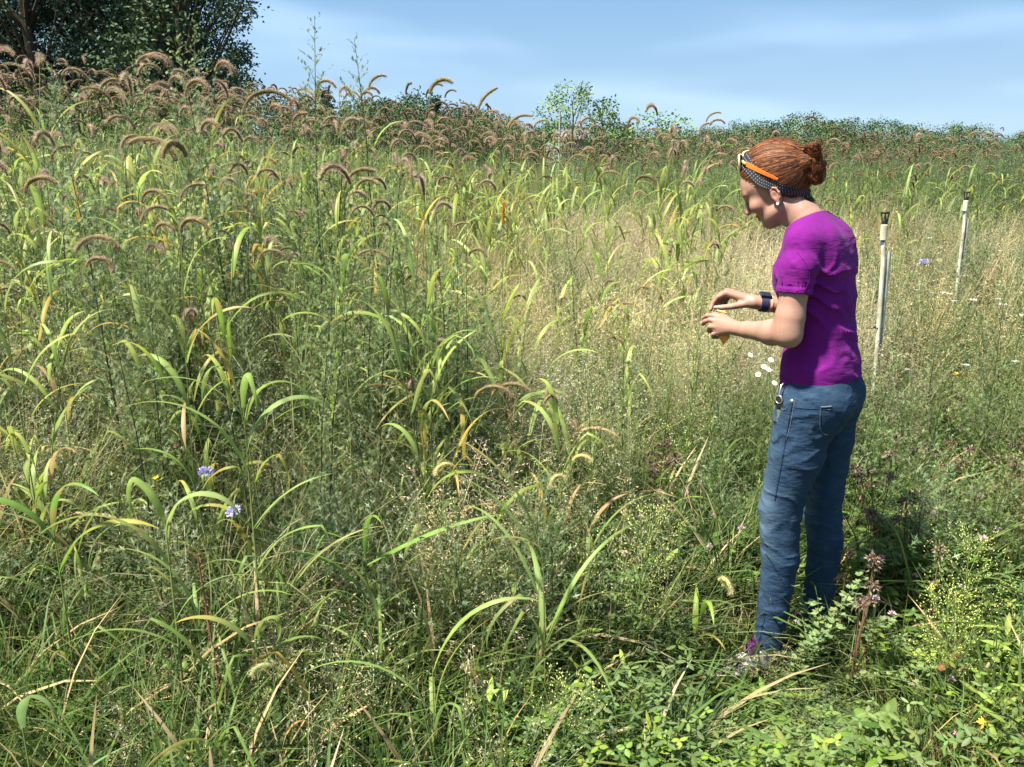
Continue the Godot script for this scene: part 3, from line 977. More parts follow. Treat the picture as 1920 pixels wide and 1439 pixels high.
func build_pouch(x: Transform3D) -> void:
	var o := thing("seed_pouch", "small orange paper pouch held under the left hand", "pouch")
	o.transform = x
	var orange := Color(0.78, 0.36, 0.10)
	var g := Geo.new()
	var rows := 7
	var a0 := Vector3(-0.022, 1.078, -0.410); var a1 := Vector3(-0.026, 1.074, -0.378)
	var b0 := Vector3(-0.045, 1.010, -0.392); var b1 := Vector3(-0.045, 1.012, -0.352)
	var tip := Vector3(-0.043, 0.984, -0.374)
	for side in [-1.0, 1.0]:
		for i in rows:
			for j in 6:
				var q := []
				for e in [[0, 0], [1, 0], [1, 1], [0, 1]]:
					var t: float = float(i + e[0]) / rows
					var u: float = float(j + e[1]) / 6.0
					var l := a0.lerp(b0, minf(1.0, t / 0.7)); var rr := a1.lerp(b1, minf(1.0, t / 0.7))
					if t > 0.7:
						l = b0.lerp(tip, (t - 0.7) / 0.3); rr = b1.lerp(tip, (t - 0.7) / 0.3)
					q.append(l.lerp(rr, u) + Vector3(side * (0.004 * sin(PI * u) + 0.0012 * sin(u * 14.0 + t * 9.0)), 0, 0))
				if side < 0: g.quad(q[0], q[3], q[2], q[1], orange)
				else: g.quad(q[0], q[1], q[2], q[3], orange)
	part("paper", g, M.paper, o)
	var lip := Geo.new()
	lip.tube(PackedVector3Array([a0 + Vector3(0, 0.008, 0), (a0 + a1) * 0.5 + Vector3(-0.005, 0.009, 0), a1 + Vector3(0, 0.008, 0)]), PackedFloat32Array([0.002, 0.003, 0.002]), 6, orange * 1.1, orange)
	part("rim", lip, M.paper, o)

# ---------- plants ----------

# a grass blade that arches over; az: heading, phi0: lean at its foot, bend: how far it turns over
func blade(g: Geo, at: Vector3, az: float, phi0: float, bend: float, length: float, hw: float, segs: int, ca: Color, cb: Color, fold := 0.0, twist := 0.0, pw := 1.4) -> void:
	var p := PackedVector3Array()
	var s := PackedVector3Array()
	var w := PackedFloat32Array()
	var col := PackedColorArray()
	var out := Vector3(sin(az), 0, cos(az))
	var across := Vector3(cos(az), 0, -sin(az))
	var q := at
	var big := fold > 0.0
	var kink := R(0.4, 0.85) if big and rng.randf() < 0.3 else 9.0
	var spots := big and rng.randf() < 0.35
	for i in segs + 1:
		var t := float(i) / segs
		var phi := phi0 + bend * pow(t, pw) + (1.1 if t > kink else 0.0)
		var dir := Vector3.UP * cos(phi) + out * sin(phi)
		p.append(q)
		s.append(across.rotated(dir, twist * t))
		w.append(hw * minf(1.0, 0.45 + 2.2 * t) * pow(1.0 - t * t * 0.985, 0.75) * (R(0.9, 1.06) if big else 1.0))
		var cl := ca.lerp(cb, t * t)
		if big:
			cl *= R(0.86, 1.10)
			if spots and rng.randf() < 0.22:
				cl = cl.lerp(Color(0.28, 0.17, 0.06), 0.6)
		col.append(cl)
		q += (dir + across * (0.25 * sin(twist * t * 2.0))) * (length / segs)
	g.strip(p, s, w, col, fold)

func vary(c: Color, k := 0.2) -> Color:
	var f := R(1.0 - k, 1.0 + k) * 1.4
	return Color(c.r * f * R(0.9, 1.1), c.g * f, c.b * f * R(0.8, 1.2))

func grass_tuft(count: int, spread: float, lo: float, hi: float, hw: float, cols: Array, lean := 0.35) -> ArrayMesh:
	var g := Geo.new()
	for i in count:
		var a := R(0, TAU)
		var c: Color = vary(cols[rng.randi() % cols.size()], 0.25)
		blade(g, Vector3(sin(a), 0, cos(a)) * spread * sqrt(rng.randf()), R(0, TAU), R(0.02, lean), R(0.3, 2.0), R(lo, hi), hw * R(0.6, 1.3), 5, c * 0.9, c * 1.05, 0.0, R(-1.5, 1.5))
	return g.mesh()

# airy panicles of fine tan spikelets on hair-thin branches
func panicle_tuft(culms: int, lo: float, hi: float, cols: Array, branch := 0.09, dense := 16) -> ArrayMesh:
	var g := Geo.new()
	for i in culms:
		var a := R(0, TAU)
		var h := R(lo, hi)
		var out := Vector3(sin(a), 0, cos(a))
		var foot := Vector3(R(-0.06, 0.06), 0, R(-0.06, 0.06))
		var lean := R(0.05, 0.45)
		var p := PackedVector3Array()
		for k in 7:
			var t := k / 6.0
			p.append(foot + Vector3.UP * h * t + out * (lean * h * t * t))
		var s := PackedVector3Array(); var w := PackedFloat32Array(); var cc := PackedColorArray()
		var across := Vector3(out.z, 0, -out.x)
		var base: Color = vary(cols[rng.randi() % cols.size()], 0.2)
		for k in 7:
			s.append(across); w.append(0.0011 - 0.00010 * k); cc.append(Color(0.10, 0.12, 0.04).lerp(base, k / 6.0))
		g.strip(p, s, w, cc)
		for k in dense:
			var t := 0.45 + 0.55 * k / dense
			var q := foot + Vector3.UP * h * t + out * (lean * h * t * t)
			var b := R(0, TAU)
			var d := (Vector3(sin(b), R(0.2, 1.0), cos(b))).normalized()
			var len_ := branch * R(0.5, 1.1) * (1.25 - 0.75 * t)
			var sd := d.cross(Vector3(0.3, 0.5, 0.8)).normalized()
			g.spike(q, q + d * len_, sd * 0.0006, base * 0.9, base)
			for e in 4:
				var q2 := q + d * len_ * R(0.35, 1.0)
				var d2 := (d + Vector3(R(-1, 1), R(-0.8, 0.6), R(-1, 1)) * 0.8).normalized()
				var s2 := d2.cross(Vector3(R(-1, 1), 0.4, R(-1, 1))).normalized()
				g.diamond(q2, d2, s2, R(0.005, 0.011), R(0.0008, 0.0017), vary(base, 0.3))
	return g.mesh()

# dark-stemmed leafy weed: its side branches carry small narrow leaves, thinning to a spire
func weed_shapes(h: float, leaf: float, bushy: float, cols: Array, stem_a: Color, stem_b: Color, from := 0.2, lobes := 2) -> Array:
	var st := Geo.new()
	var lf := Geo.new()
	var p := PackedVector3Array(); var r := PackedFloat32Array()
	var az := R(0, TAU)
	var out := Vector3(sin(az), 0, cos(az))
	var lean := R(0.0, 0.16) * h
	for k in 10:
		var t := k / 9.0
		p.append(Vector3.UP * h * t + out * (lean * t * t) + Vector3(R(-1, 1), 0, R(-1, 1)) * 0.006 * t)
		r.append(lerpf(0.0042, 0.0007, t) * (0.6 + 0.4 * h))
	st.tube(p, r, 5, stem_a, stem_b)
	var n := int(h * 54.0 * bushy)
	for k in n:
		var t := from + (1.0 - from) * (k + rng.randf()) / n
		var q := Vector3.UP * h * t + out * (lean * t * t)
		var b := k * 2.4 + R(-0.4, 0.4)
		var d := Vector3(sin(b), R(0.5, 1.1), cos(b)).normalized()
		var reach := (0.16 * sin(PI * clampf((1.0 - t) / (1.0 - from), 0.03, 1.0) * 0.75 + 0.15)) * R(0.5, 1.15) * bushy
		var c: Color = vary(cols[rng.randi() % cols.size()], 0.22)
		if reach > 0.05:
			st.spike(q, q + d * reach, d.cross(Vector3.UP).normalized() * 0.0013, stem_b, c)
		var m := 2 + int(reach * 52.0)
		for e in m:
			var f := (e + 0.6) / m
			var q2 := q + d * reach * f
			var d2 := (d * 0.6 + Vector3(R(-1, 1), R(-0.35, 0.9), R(-1, 1)) * 0.75).normalized()
			var s2 := d2.cross(Vector3(R(-0.5, 0.5), 1.0, R(-0.5, 0.5))).normalized()
			var ll := leaf * R(0.6, 1.25) * (1.15 - 0.55 * t)
			lf.diamond(q2, d2, s2, ll, ll * 0.105, c)
			for o in lobes:
				for sg in [-1.0, 1.0]:
					lf.diamond(q2 + d2 * ll * (0.25 + 0.28 * o), (d2 + s2 * sg * 0.9).normalized(), s2, ll * (0.45 - 0.1 * o), ll * 0.06, c * R(0.85, 1.1))
	return [st, lf]

# horseweed: a stem with narrow leaves below and an airy head of countless small pale buds
func horseweed_shapes(h: float, wide: float, col: Color, bud: Color, buds: int) -> Array:
	var st := Geo.new(); var lf := Geo.new(); var bd := Geo.new()
	var az := R(0, TAU)
	var out := Vector3(sin(az), 0, cos(az)) * R(0.05, 0.2) * h
	var p := PackedVector3Array(); var r := PackedFloat32Array()
	for k in 8:
		var t := k / 7.0
		p.append(Vector3.UP * h * t + out * t * t)
		r.append(lerpf(0.0034, 0.0009, t))
	st.tube(p, r, 5, col * 0.8, col)
	for k in int(h * 46):
		var t := R(0.08, 0.72)
		var b := k * 2.4
		var q := Vector3.UP * h * t + out * t * t
		blade(lf, q, b, R(0.5, 0.9), R(0.2, 1.0), R(0.045, 0.085), R(0.002, 0.0036), 3, vary(col), vary(col))
	var branches := int(22 + h * 22)
	for k in branches:
		var t := 0.38 + 0.6 * k / branches
		var q := Vector3.UP * h * t + out * t * t
		var b := k * 2.4 + R(-0.3, 0.3)
		var d := Vector3(sin(b), R(0.75, 1.5), cos(b)).normalized()
		var reach := wide * R(0.6, 1.1) * sin(PI * clampf(1.08 - t, 0.08, 0.6))
		st.spike(q, q + d * reach, d.cross(Vector3.UP).normalized() * 0.0009, col, col * 1.1)
		for e in buds:
			var f := R(0.2, 1.0)
			var q2 := q + d * reach * f
			var d2 := (d + Vector3(R(-1, 1), R(-0.5, 1), R(-1, 1)) * 0.9).normalized()
			var l2 := R(0.008, 0.026)
			var s2 := d2.cross(Vector3(0.2, 0.3, 0.9)).normalized()
			st.spike(q2, q2 + d2 * l2, s2 * 0.0004, col, col)
			var q3 := q2 + d2 * l2
			var bc := vary(bud, 0.3)
			var s3 := s2.cross(d2)
			bd.diamond(q3, d2, s2, R(0.004, 0.0065), 0.0016, bc, 0.35)
			bd.diamond(q3, d2, s3, R(0.004, 0.0065), 0.0016, bc * 0.9, 0.35)
	return [st, lf, bd]

func oval(g: Geo, at: Vector3, d: Vector3, nrm: Vector3, length: float, hw: float, c: Color, cup := 0.12, segs := 4, tipw := 1.0) -> void:
	var s := nrm.cross(d).normalized()
	var up := d.cross(s).normalized()
	var p := PackedVector3Array(); var ss := PackedVector3Array(); var w := PackedFloat32Array(); var cc := PackedColorArray()
	for k in segs + 1:
		var t := float(k) / segs
		p.append(at + d * length * t + up * (-cup * length * t * t))
		ss.append(s)
		w.append(hw * pow(sin(PI * clampf(lerpf(0.06, 0.985, pow(t, tipw)), 0, 1)), 0.75))
		cc.append(c)
	g.strip(p, ss, w, cc, 0.22)

func clover_patch(count: int, spread: float, lo: float, hi: float, size: float, cols: Array, stretch := 1.0) -> ArrayMesh:
	var g := Geo.new()
	for i in count:
		var a := R(0, TAU)
		var foot := Vector3(sin(a), 0, cos(a)) * spread * sqrt(rng.randf())
		var top := foot + Vector3(R(-0.05, 0.05), R(lo, hi), R(-0.05, 0.05))
		var c: Color = vary(cols[rng.randi() % cols.size()], 0.25)
		g.spike(foot, top, Vector3(0.0008, 0, 0.0006), c * 0.8, c)
		var nrm := Vector3(R(-0.5, 0.5), 1, R(-0.5, 0.5)).normalized()
		var b := R(0, TAU)
		var ll := size * R(0.6, 1.2)
		for k in 3:
			var d := Vector3(sin(b + k * 2.1), 0, cos(b + k * 2.1))
			d = (d - nrm * d.dot(nrm)).normalized()
			oval(g, top + d * 0.002, d, nrm, ll * stretch, ll * 0.36, c, 0.1, 3)
	return g.mesh()

# leafy shoot: oval leaves up a thin stem
func shoot_shapes(h: float, leaf: float, ratio: float, count: int, col: Color, lean: float, trios := false) -> Array:
	var st := Geo.new(); var lf := Geo.new()
	var az := R(0, TAU)
	var out := Vector3(sin(az), 0, cos(az))
	var p := PackedVector3Array(); var r := PackedFloat32Array()
	for k in 8:
		var t := k / 7.0
		p.append(Vector3.UP * h * (t - 0.35 * lean * t * t) + out * (h * lean * t * t))
		r.append(lerpf(0.0022, 0.0007, t))
	st.tube(p, r, 5, col * 0.8, col)
	for k in count:
		var t := 0.12 + 0.86 * (k + 0.5) / count
		var q := Vector3.UP * h * (t - 0.35 * lean * t * t) + out * (h * lean * t * t)
		var b := k * 2.4 + R(-0.5, 0.5)
		var d := Vector3(sin(b), R(0.1, 0.8), cos(b)).normalized()
		var c := vary(col, 0.2)
		var ll := leaf * R(0.7, 1.2) * (1.1 - 0.45 * t)
		if trios:
			st.spike(q, q + d * ll * 0.7, d.cross(Vector3.UP).normalized() * 0.0006, col, col)
			q += d * ll * 0.7
			for e in [-1, 0, 1]:
				var d2 := d.rotated(Vector3.UP, e * 0.9)
				oval(lf, q, d2, Vector3(R(-0.4, 0.4), 1, R(-0.4, 0.4)).normalized(), ll, ll * ratio, c, 0.1, 3)
		else:
			oval(lf, q, d, (Vector3.UP + Vector3(R(-0.4, 0.4), 0, R(-0.4, 0.4))).normalized(), ll, ll * ratio, c, R(0.05, 0.35), 5, 0.85)
	return [st, lf]

# the bristly head of foxtail grass along an arc; returns [core, bristles]
func head_shapes(top: Vector3, dir: Vector3, over: Vector3, length: float, arc: float, fat: float, core: Color, fur: Color, hairs: int) -> Array:
	var p := PackedVector3Array()
	var r := PackedFloat32Array()
	var q := top
	var n := 16
	for i in n + 1:
		var t := float(i) / n
		var a := arc * pow(t, 0.85)
		var d := (dir * cos(a) + over * sin(a)).normalized()
		p.append(q)
		r.append(fat * (0.35 + 0.65 * pow(sin(PI * clampf(lerpf(0.10, 0.93, t), 0, 1)), 0.5)))
		q += d * length / n
	var cg := Geo.new()
	var bg := Geo.new()
	cg.tube(p, r, 8, core, core * 1.2, rng, 0.28)
	for i in int(length * 1500):   # the seeds stand proud of the core
		var t := rng.randf() * (n - 1.001)
		var k := int(t)
		var ax := (p[k + 1] - p[k]).normalized()
		var e := Vector3(R(-1, 1), R(-1, 1), R(-1, 1)).cross(ax).normalized()
		cg.diamond(p[k].lerp(p[k + 1], t - k) + e * r[k] * 0.7, (e + ax * 0.9).normalized(), e.cross(ax), R(0.003, 0.0045), 0.0011, vary(core * 1.35, 0.35))
	for i in hairs:
		var t := rng.randf() * (n - 0.001)
		var k := int(t)
		var ax := (p[k + 1] - p[k]).normalized()
		var e := Vector3(R(-1, 1), R(-1, 1), R(-1, 1)).cross(ax).normalized()
		var b := p[k].lerp(p[k + 1], t - k) + e * r[k] * 0.6
		var l := R(0.0095, 0.0195) * (0.75 + 0.25 * sin(PI * t / n))
		bg.spike(b, b + (e + ax * R(0.3, 1.1)).normalized() * l, e.cross(ax) * 0.00042, fur * R(0.7, 1.1), fur * R(0.95, 1.35))
	return [cg, bg]

# one foxtail plant: stem, arching leaf blades, bristly drooping heads
func foxtail(label: String, o: Dictionary) -> Node3D:
	var t := thing("foxtail_grass", label, "grass plant", Vector3.ZERO, 0.0, o.get("group", ""))
	t.set_meta("stem", "foxtail_grass")
	var fold := 0.25
	for k in o.get("culms", 1):
		var st := Geo.new()
		var az: float = o.get("az", R(0, TAU)) + k * 2.3
		var out := Vector3(sin(az), 0, cos(az))
		var h: float = float(o.h) * (1.0 if k == 0 else R(0.78, 0.96))
		var lean: float = o.get("lean", R(0.04, 0.2))
		var p := PackedVector3Array(); var r := PackedFloat32Array()
		var foot: Vector3 = Vector3(R(-0.02, 0.02), 0, R(-0.02, 0.02)) * k
		for i in 10:
			var s := i / 9.0
			p.append(foot + Vector3.UP * h * s + out * (lean * h * s * s))
			r.append(lerpf(0.0028, 0.0009, s))
		var green: Color = o.get("stem", Color(0.13, 0.17, 0.05))
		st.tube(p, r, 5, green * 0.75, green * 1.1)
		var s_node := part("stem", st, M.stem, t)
		if o.get("head", 0.12) > 0.0:
			var dir := (p[9] - p[8]).normalized()
			var side := out.rotated(Vector3.UP, o.get("swing", R(-0.7, 0.7)))
			side = (side - dir * side.dot(dir)).normalized()
			var hs := head_shapes(p[9], dir, side, o.head * (1.0 if k == 0 else R(0.8, 1.0)), o.get("arc", R(1.6, 2.9)), o.get("fat", 0.0062), o.get("core", Color(0.15, 0.13, 0.045)), o.get("fur", Color(0.43, 0.30, 0.255)), o.get("hairs", 820))
			var hd := part("seed_head", hs[0], M.core, t)
			part("bristle", hs[1], M.fur, hd)
		for i in o.get("leaves", 4):
			var lg := Geo.new()
			var s: float = lerpf(o.get("leaf_from", 0.2), o.get("leaf_to", 0.82), (i + rng.randf() * 0.5) / maxf(1.0, o.get("leaves", 4)))
			var base: Vector3 = foot + Vector3.UP * h * s + out * (lean * h * s * s)
			var c: Color = vary(o.get("leaf", Color(0.13, 0.19, 0.03)), 0.18)
			var tip := c
			var dice := rng.randf()
			if dice < 0.16: tip = Color(0.36, 0.26, 0.07)
			elif dice < 0.21:
				c = Color(0.36, 0.26, 0.13); tip = Color(0.30, 0.19, 0.09)
			elif dice < 0.25:
				c = Color(0.34, 0.27, 0.05); tip = Color(0.40, 0.26, 0.08)
			blade(lg, base, az + i * 2.6 + R(-0.7, 0.7), R(0.2, 0.5), R(1.1, 2.6), o.get("leaf_len", 0.3) * R(0.7, 1.25), o.get("leaf_hw", 0.0095) * R(0.75, 1.25), 11, c, tip, fold, R(-1.2, 1.2), R(1.1, 2.0))
			part("leaf", lg, M.leaf, t)
	return t

# a tree: a tapered trunk, limbs, and a crown of many small leaf faces in clumps
func tree(called: String, label: String, h: float, crown_lo: float, wide: float, clumps: int, leaves: int, leaf: float, cols: Array, group := "", conic := 0.0, trunk_col := Color(0.09, 0.07, 0.05), thin := 1.0) -> Node3D:
	var t := thing(called, label, "tree", Vector3.ZERO, 0.0, group)
	t.set_meta("stem", called)
	var tr := Geo.new()
	var cr := Geo.new()
	var p := PackedVector3Array(); var r := PackedFloat32Array()
	for k in 9:
		var s := k / 8.0
		p.append(Vector3(R(-1, 1) * 0.02 * h * s, h * 0.93 * s, R(-1, 1) * 0.02 * h * s))
		r.append(h * 0.017 * (1.0 - 0.93 * s) + 0.01)
	tr.tube(p, r, 8, trunk_col, trunk_col, rng, 0.12)
	for i in clumps:
		var s := (i + rng.randf()) / clumps
		var y := lerpf(crown_lo, h, s)
		var env := wide * (sqrt(maxf(0.0, 1.0 - pow(2.0 * s - 0.85, 2.0) / 1.35)) if conic < 0.5 else (1.02 - s))
		var a := i * 2.4 + R(-0.6, 0.6)
		var rad := env * sqrt(R(0.15, 1.0))
		var c := Vector3(sin(a) * rad, y, cos(a) * rad)
		var fork := p[clampi(int(7.0 * maxf(0.1, (y - rad * 0.6) / h)), 1, 7)]
		tr.tube(PackedVector3Array([fork, fork.lerp(c, 0.5) + Vector3(0, -0.03 * h * rng.randf(), 0), c]), PackedFloat32Array([h * 0.005 * thin, h * 0.003 * thin, h * 0.0012]), 4, trunk_col, trunk_col)
		var size := Vector3(R(0.75, 1.25), R(0.5, 0.85), R(0.75, 1.25)) * wide * (0.34 if conic < 0.5 else 0.26) * R(0.7, 1.2)
		var base: Color = vary(cols[rng.randi() % cols.size()], 0.2)
		for k in leaves:
			var e := Vector3(R(-1, 1), R(-1, 1), R(-1, 1))
			e = e.normalized() * pow(rng.randf(), 0.42)
			var q := c + e * size * R(0.8, 1.12)
			var d := (Vector3(R(-1, 1), R(-0.9, 0.5), R(-1, 1)) + e * 0.6).normalized()
			cr.diamond(q, d, d.cross(Vector3(R(-1, 1), R(0, 1.4), R(-1, 1))).normalized(), leaf * R(0.6, 1.4), leaf * R(0.22, 0.42), vary(base, 0.18))
	part("trunk", tr, M.bark, t)
	part("crown", cr, M.tree, t)
	return t

# ---------- the scene ----------

func _ready() -> void:
	rng.seed = 20240917
	var cam := Camera3D.new()
	cam.name = "camera"
	add_child(cam)
	cam.position = Vector3(0, 1.49, 0)
	cam.rotation_degrees = Vector3(-15.1, 0, 0)
	cam.fov = 53.03
	cam.near = 0.05
	cam.far = 3000.0
	cam.current = true
	var we := WorldEnvironment.new()
	we.name = "world"
	var env := Environment.new()
	env.background_mode = Environment.BG_SKY
	env.tonemap_mode = Environment.TONE_MAPPER_LINEAR
	env.tonemap_exposure = 3.9
	env.sdfgi_enabled = true; env.ssao_enabled = true; env.ssil_enabled = true
	env.background_energy_multiplier = 0.33
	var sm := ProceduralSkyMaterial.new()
	sm.sky_top_color = Color(0.36, 0.58, 0.80)
	sm.sky_horizon_color = Color(0.76, 0.865, 0.92)
	sm.sky_curve = 0.12
	sm.ground_bottom_color = Color(0.20, 0.24, 0.14)
	sm.ground_horizon_color = Color(0.45, 0.50, 0.42)
	sm.sun_angle_max = 65.0  # glow spread wide round the sun, added to lift the soft fill
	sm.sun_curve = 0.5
	sm.sky_cover = ImageTexture.create_from_image(cloud_image())
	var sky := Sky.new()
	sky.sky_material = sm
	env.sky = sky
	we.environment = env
	add_child(we)
	var sun := DirectionalLight3D.new()
	sun.name = "sun"
	sun.light_energy = 1.4
	sun.light_color = Color(1.0, 0.97, 0.91)
	sun.light_angular_distance = 4.0
	sun.shadow_enabled = true
	add_child(sun)
	sun.look_at_from_position(Vector3.ZERO, Vector3(0.46, -0.92, -0.22))

	materials()
	terrain()
	far_trees()
	near_trees()
	meadow()
	foxtails()
	weeds()
	right_side()
	structures()
	build_person(Vector3(0.981, 0, -2.146), deg_to_rad(53))

func cloud_image() -> Image:
	var im := Image.create(1024, 512, false, Image.FORMAT_RGBA8)
	im.fill(Color(1, 1, 1, 0))
	var f := FastNoiseLite.new()
	f.seed = 8; f.frequency = 1.0; f.fractal_octaves = 4
	for y in 256:
		var el := (0.5 - (y + 0.5) / 512.0) * PI
		for x in 1024:
			var a := (x + 0.5) / 1024.0 * TAU
			var c := cos(el)
			var n := f.get_noise_3d(cos(a) * c * 1.6, sin(el) * 11.0 + 0.25 * sin(a * 2.0), sin(a) * c * 1.6)
			var k := smoothstep(-0.15, 0.6, n) * 0.17 * smoothstep(0.0, 0.12, el)
			im.set_pixel(x, y, Color(0.9, 0.95, 1.0, k))
	return im

func materials() -> void:
	M.leaf = smat(0.52, 1.0, 0.42)
	M.grass = smat(0.6, 0.9, 0.35)
	M.dry = smat(0.75, 0.8, 0.3)
	M.fur = smat(0.6, 1.0, 0.3)
	M.core = smat(0.8, 0.0, 0.3)
	M.stem = smat(0.6, 0.0, 0.4)
	M.tree = smat(0.65, 0.35, 0.25)
	M.bark = smat(0.9, 0.0, 0.2)
	M.petal = smat(0.6, 0.6, 0.3)
	M.skin = smat(0.5, 0.0, 0.45)
	M.skin.cull_mode = BaseMaterial3D.CULL_BACK
	M.skin.subsurf_scatter_enabled = true
	M.skin.subsurf_scatter_strength = 0.12
	M.skin.normal_enabled = true
	M.skin.normal_texture = bumps(0.12, 3, 3.0)
	M.skin.normal_scale = 0.25
	M.skin.albedo_texture = noise_tex(0.09, 4, Color(0.80, 0.68, 0.62), Color(1, 1, 1), 512, 6)
	M.skin.uv1_triplanar = true
	M.skin.uv1_scale = Vector3(9, 9, 9)
	M.hair = smat(0.62, 0.15, 0.3)
	M.shirt = smat(0.9, 0.0, 0.2)
	M.shirt.rim_enabled = true; M.shirt.rim = 0.05; M.shirt.rim_tint = 0.6
	M.shirt.normal_enabled = true
	M.shirt.normal_texture = bumps(0.018, 4, 10.0, 512)
	M.shirt.normal_scale = 0.55
	M.shirt.uv1_triplanar = true
	M.shirt.uv1_scale = Vector3(2.2, 6.5, 2.2)
	M.denim = smat(0.85, 0.0, 0.2)
	M.denim.albedo_texture = noise_tex(0.14, 4, Color(0.72, 0.72, 0.72), Color(1, 1, 1), 512, 4)
	M.denim.uv1_triplanar = true
	M.denim.uv1_scale = Vector3(3, 6.5, 3)
	M.denim.normal_enabled = true
	M.denim.normal_texture = bumps(0.022, 4, 10.0, 512)
	M.denim.normal_scale = 0.6
	M.cloth = smat(0.9, 0.0, 0.2)
	M.jewel = smat(0.1, 0.0, 1.0)
	M.metal = smat(0.3, 0.0, 0.5); M.metal.metallic = 0.9
	M.gloss = smat(0.22, 0.0, 0.5)
	M.rubber = smat(0.55, 0.0, 0.4)
	M.paper = smat(0.8, 0.4, 0.3)
	M.plastic = smat(0.5, 0.0, 0.4)
	M.plastic.albedo_texture = noise_tex(0.03, 5, Color(0.60, 0.58, 0.50), Color(1, 1, 1), 512, 9)
	M.plastic.uv1_triplanar = true
	M.plastic.uv1_scale = Vector3(1.4, 0.6, 1.4)
	var im := Image.create(64, 32, false, Image.FORMAT_RGBA8)
	im.fill(Color(0.05, 0.055, 0.095))
	for d in [Vector2(8, 8), Vector2(40, 8), Vector2(24, 24), Vector2(56, 24)]:
		for y in 32:
			for x in 64:
				if Vector2(x + 0.5, y + 0.5).distance_to(d) < 2.7:
					im.set_pixel(x, y, Color(0.66, 0.68, 0.75))
	M.dots = StandardMaterial3D.new()
	M.dots.albedo_texture = ImageTexture.create_from_image(im)
	M.dots.uv1_scale = Vector3(1, 2, 1)
	M.dots.roughness = 0.85
	M.dots.cull_mode = BaseMaterial3D.CULL_DISABLED
	M.soil = StandardMaterial3D.new()
	M.soil.albedo_texture = noise_tex(0.02, 6, Color(0.16, 0.15, 0.07), Color(0.36, 0.36, 0.17), 1024, 2)
	M.soil.uv1_triplanar = true
	M.soil.uv1_world_triplanar = true
	M.soil.uv1_scale = Vector3(0.7, 0.7, 0.7)
	M.soil.roughness = 1.0

func terrain() -> void:
	var g := Geo.new()
	var n := 96
	for j in n + 1:
		var tz := float(j) / n
		var z := 8.0 - 12.0 * tz - 900.0 * pow(tz, 4.0)
		for i in n + 1:
			var tx := 2.0 * i / n - 1.0
			var x := 8.0 * tx + 900.0 * pow(absf(tx), 4.0) * signf(tx)
			var y := ground(x, z)
			g.v.append(Vector3(x, y, z))
			var e := 0.05
			g.n.append(Vector3(ground(x - e, z) - ground(x + e, z), 2 * e, ground(x, z - e) - ground(x, z + e)).normalized())
			g.c.append(Color.WHITE)
	for j in n:
		for i in n:
			var k := j * (n + 1) + i
			g.idx.append_array([k, k + n + 1, k + 1, k + 1, k + n + 1, k + n + 2])
	# rows run away from the camera, so the front face is up
	var o := part("ground", g, M.soil, self)
	tag(o, "weedy meadow soil", "", "", "structure")

# a random place in a wedge of the view: u = sideways over depth
func spot(u0: float, u1: float, d0: float, d1: float) -> Vector3:
	var d := sqrt(lerpf(d0 * d0, d1 * d1, rng.randf()))
	return on(R(u0, u1) * d, -d)

# how tall a plant may be there: nothing tall before the woman or close to the lens
func clear_of_person(p: Vector3, h: float) -> bool:
	var d := -p.z
	var u := p.x / d
	if Vector2(p.x - 0.95, p.z + 2.18).length() < 0.30 and h > 0.24:
		return false
	if p.x > 0.56 and p.x < 0.82 and d > 1.74 and d < 2.22 and h > 0.075:
		return false
	if u > 0.20 and u < 0.56 and d < 2.75:
		var open := clampf((u - 0.20) / 0.07, 0.0, 1.0)
		return h < lerpf(0.6, 0.26 if d < 2.1 else 0.36, open) 
	return true

func put(list: Array[Transform3D], tint: PackedColorArray, p: Vector3, size: float, lean := 0.15, c := 0.2) -> void:
	var b := Basis(Vector3.UP, R(0, TAU)).rotated(Vector3(R(-1, 1), 0, R(-1, 1)).normalized(), R(0, lean))
	list.append(Transform3D(b.scaled(Vector3.ONE * size), p - Vector3(0, 0.01, 0)))
	var f := R(1.0 - c, 1.0 + c)
	tint.append(Color(f * R(0.9, 1.1), f, f * R(0.85, 1.15)))

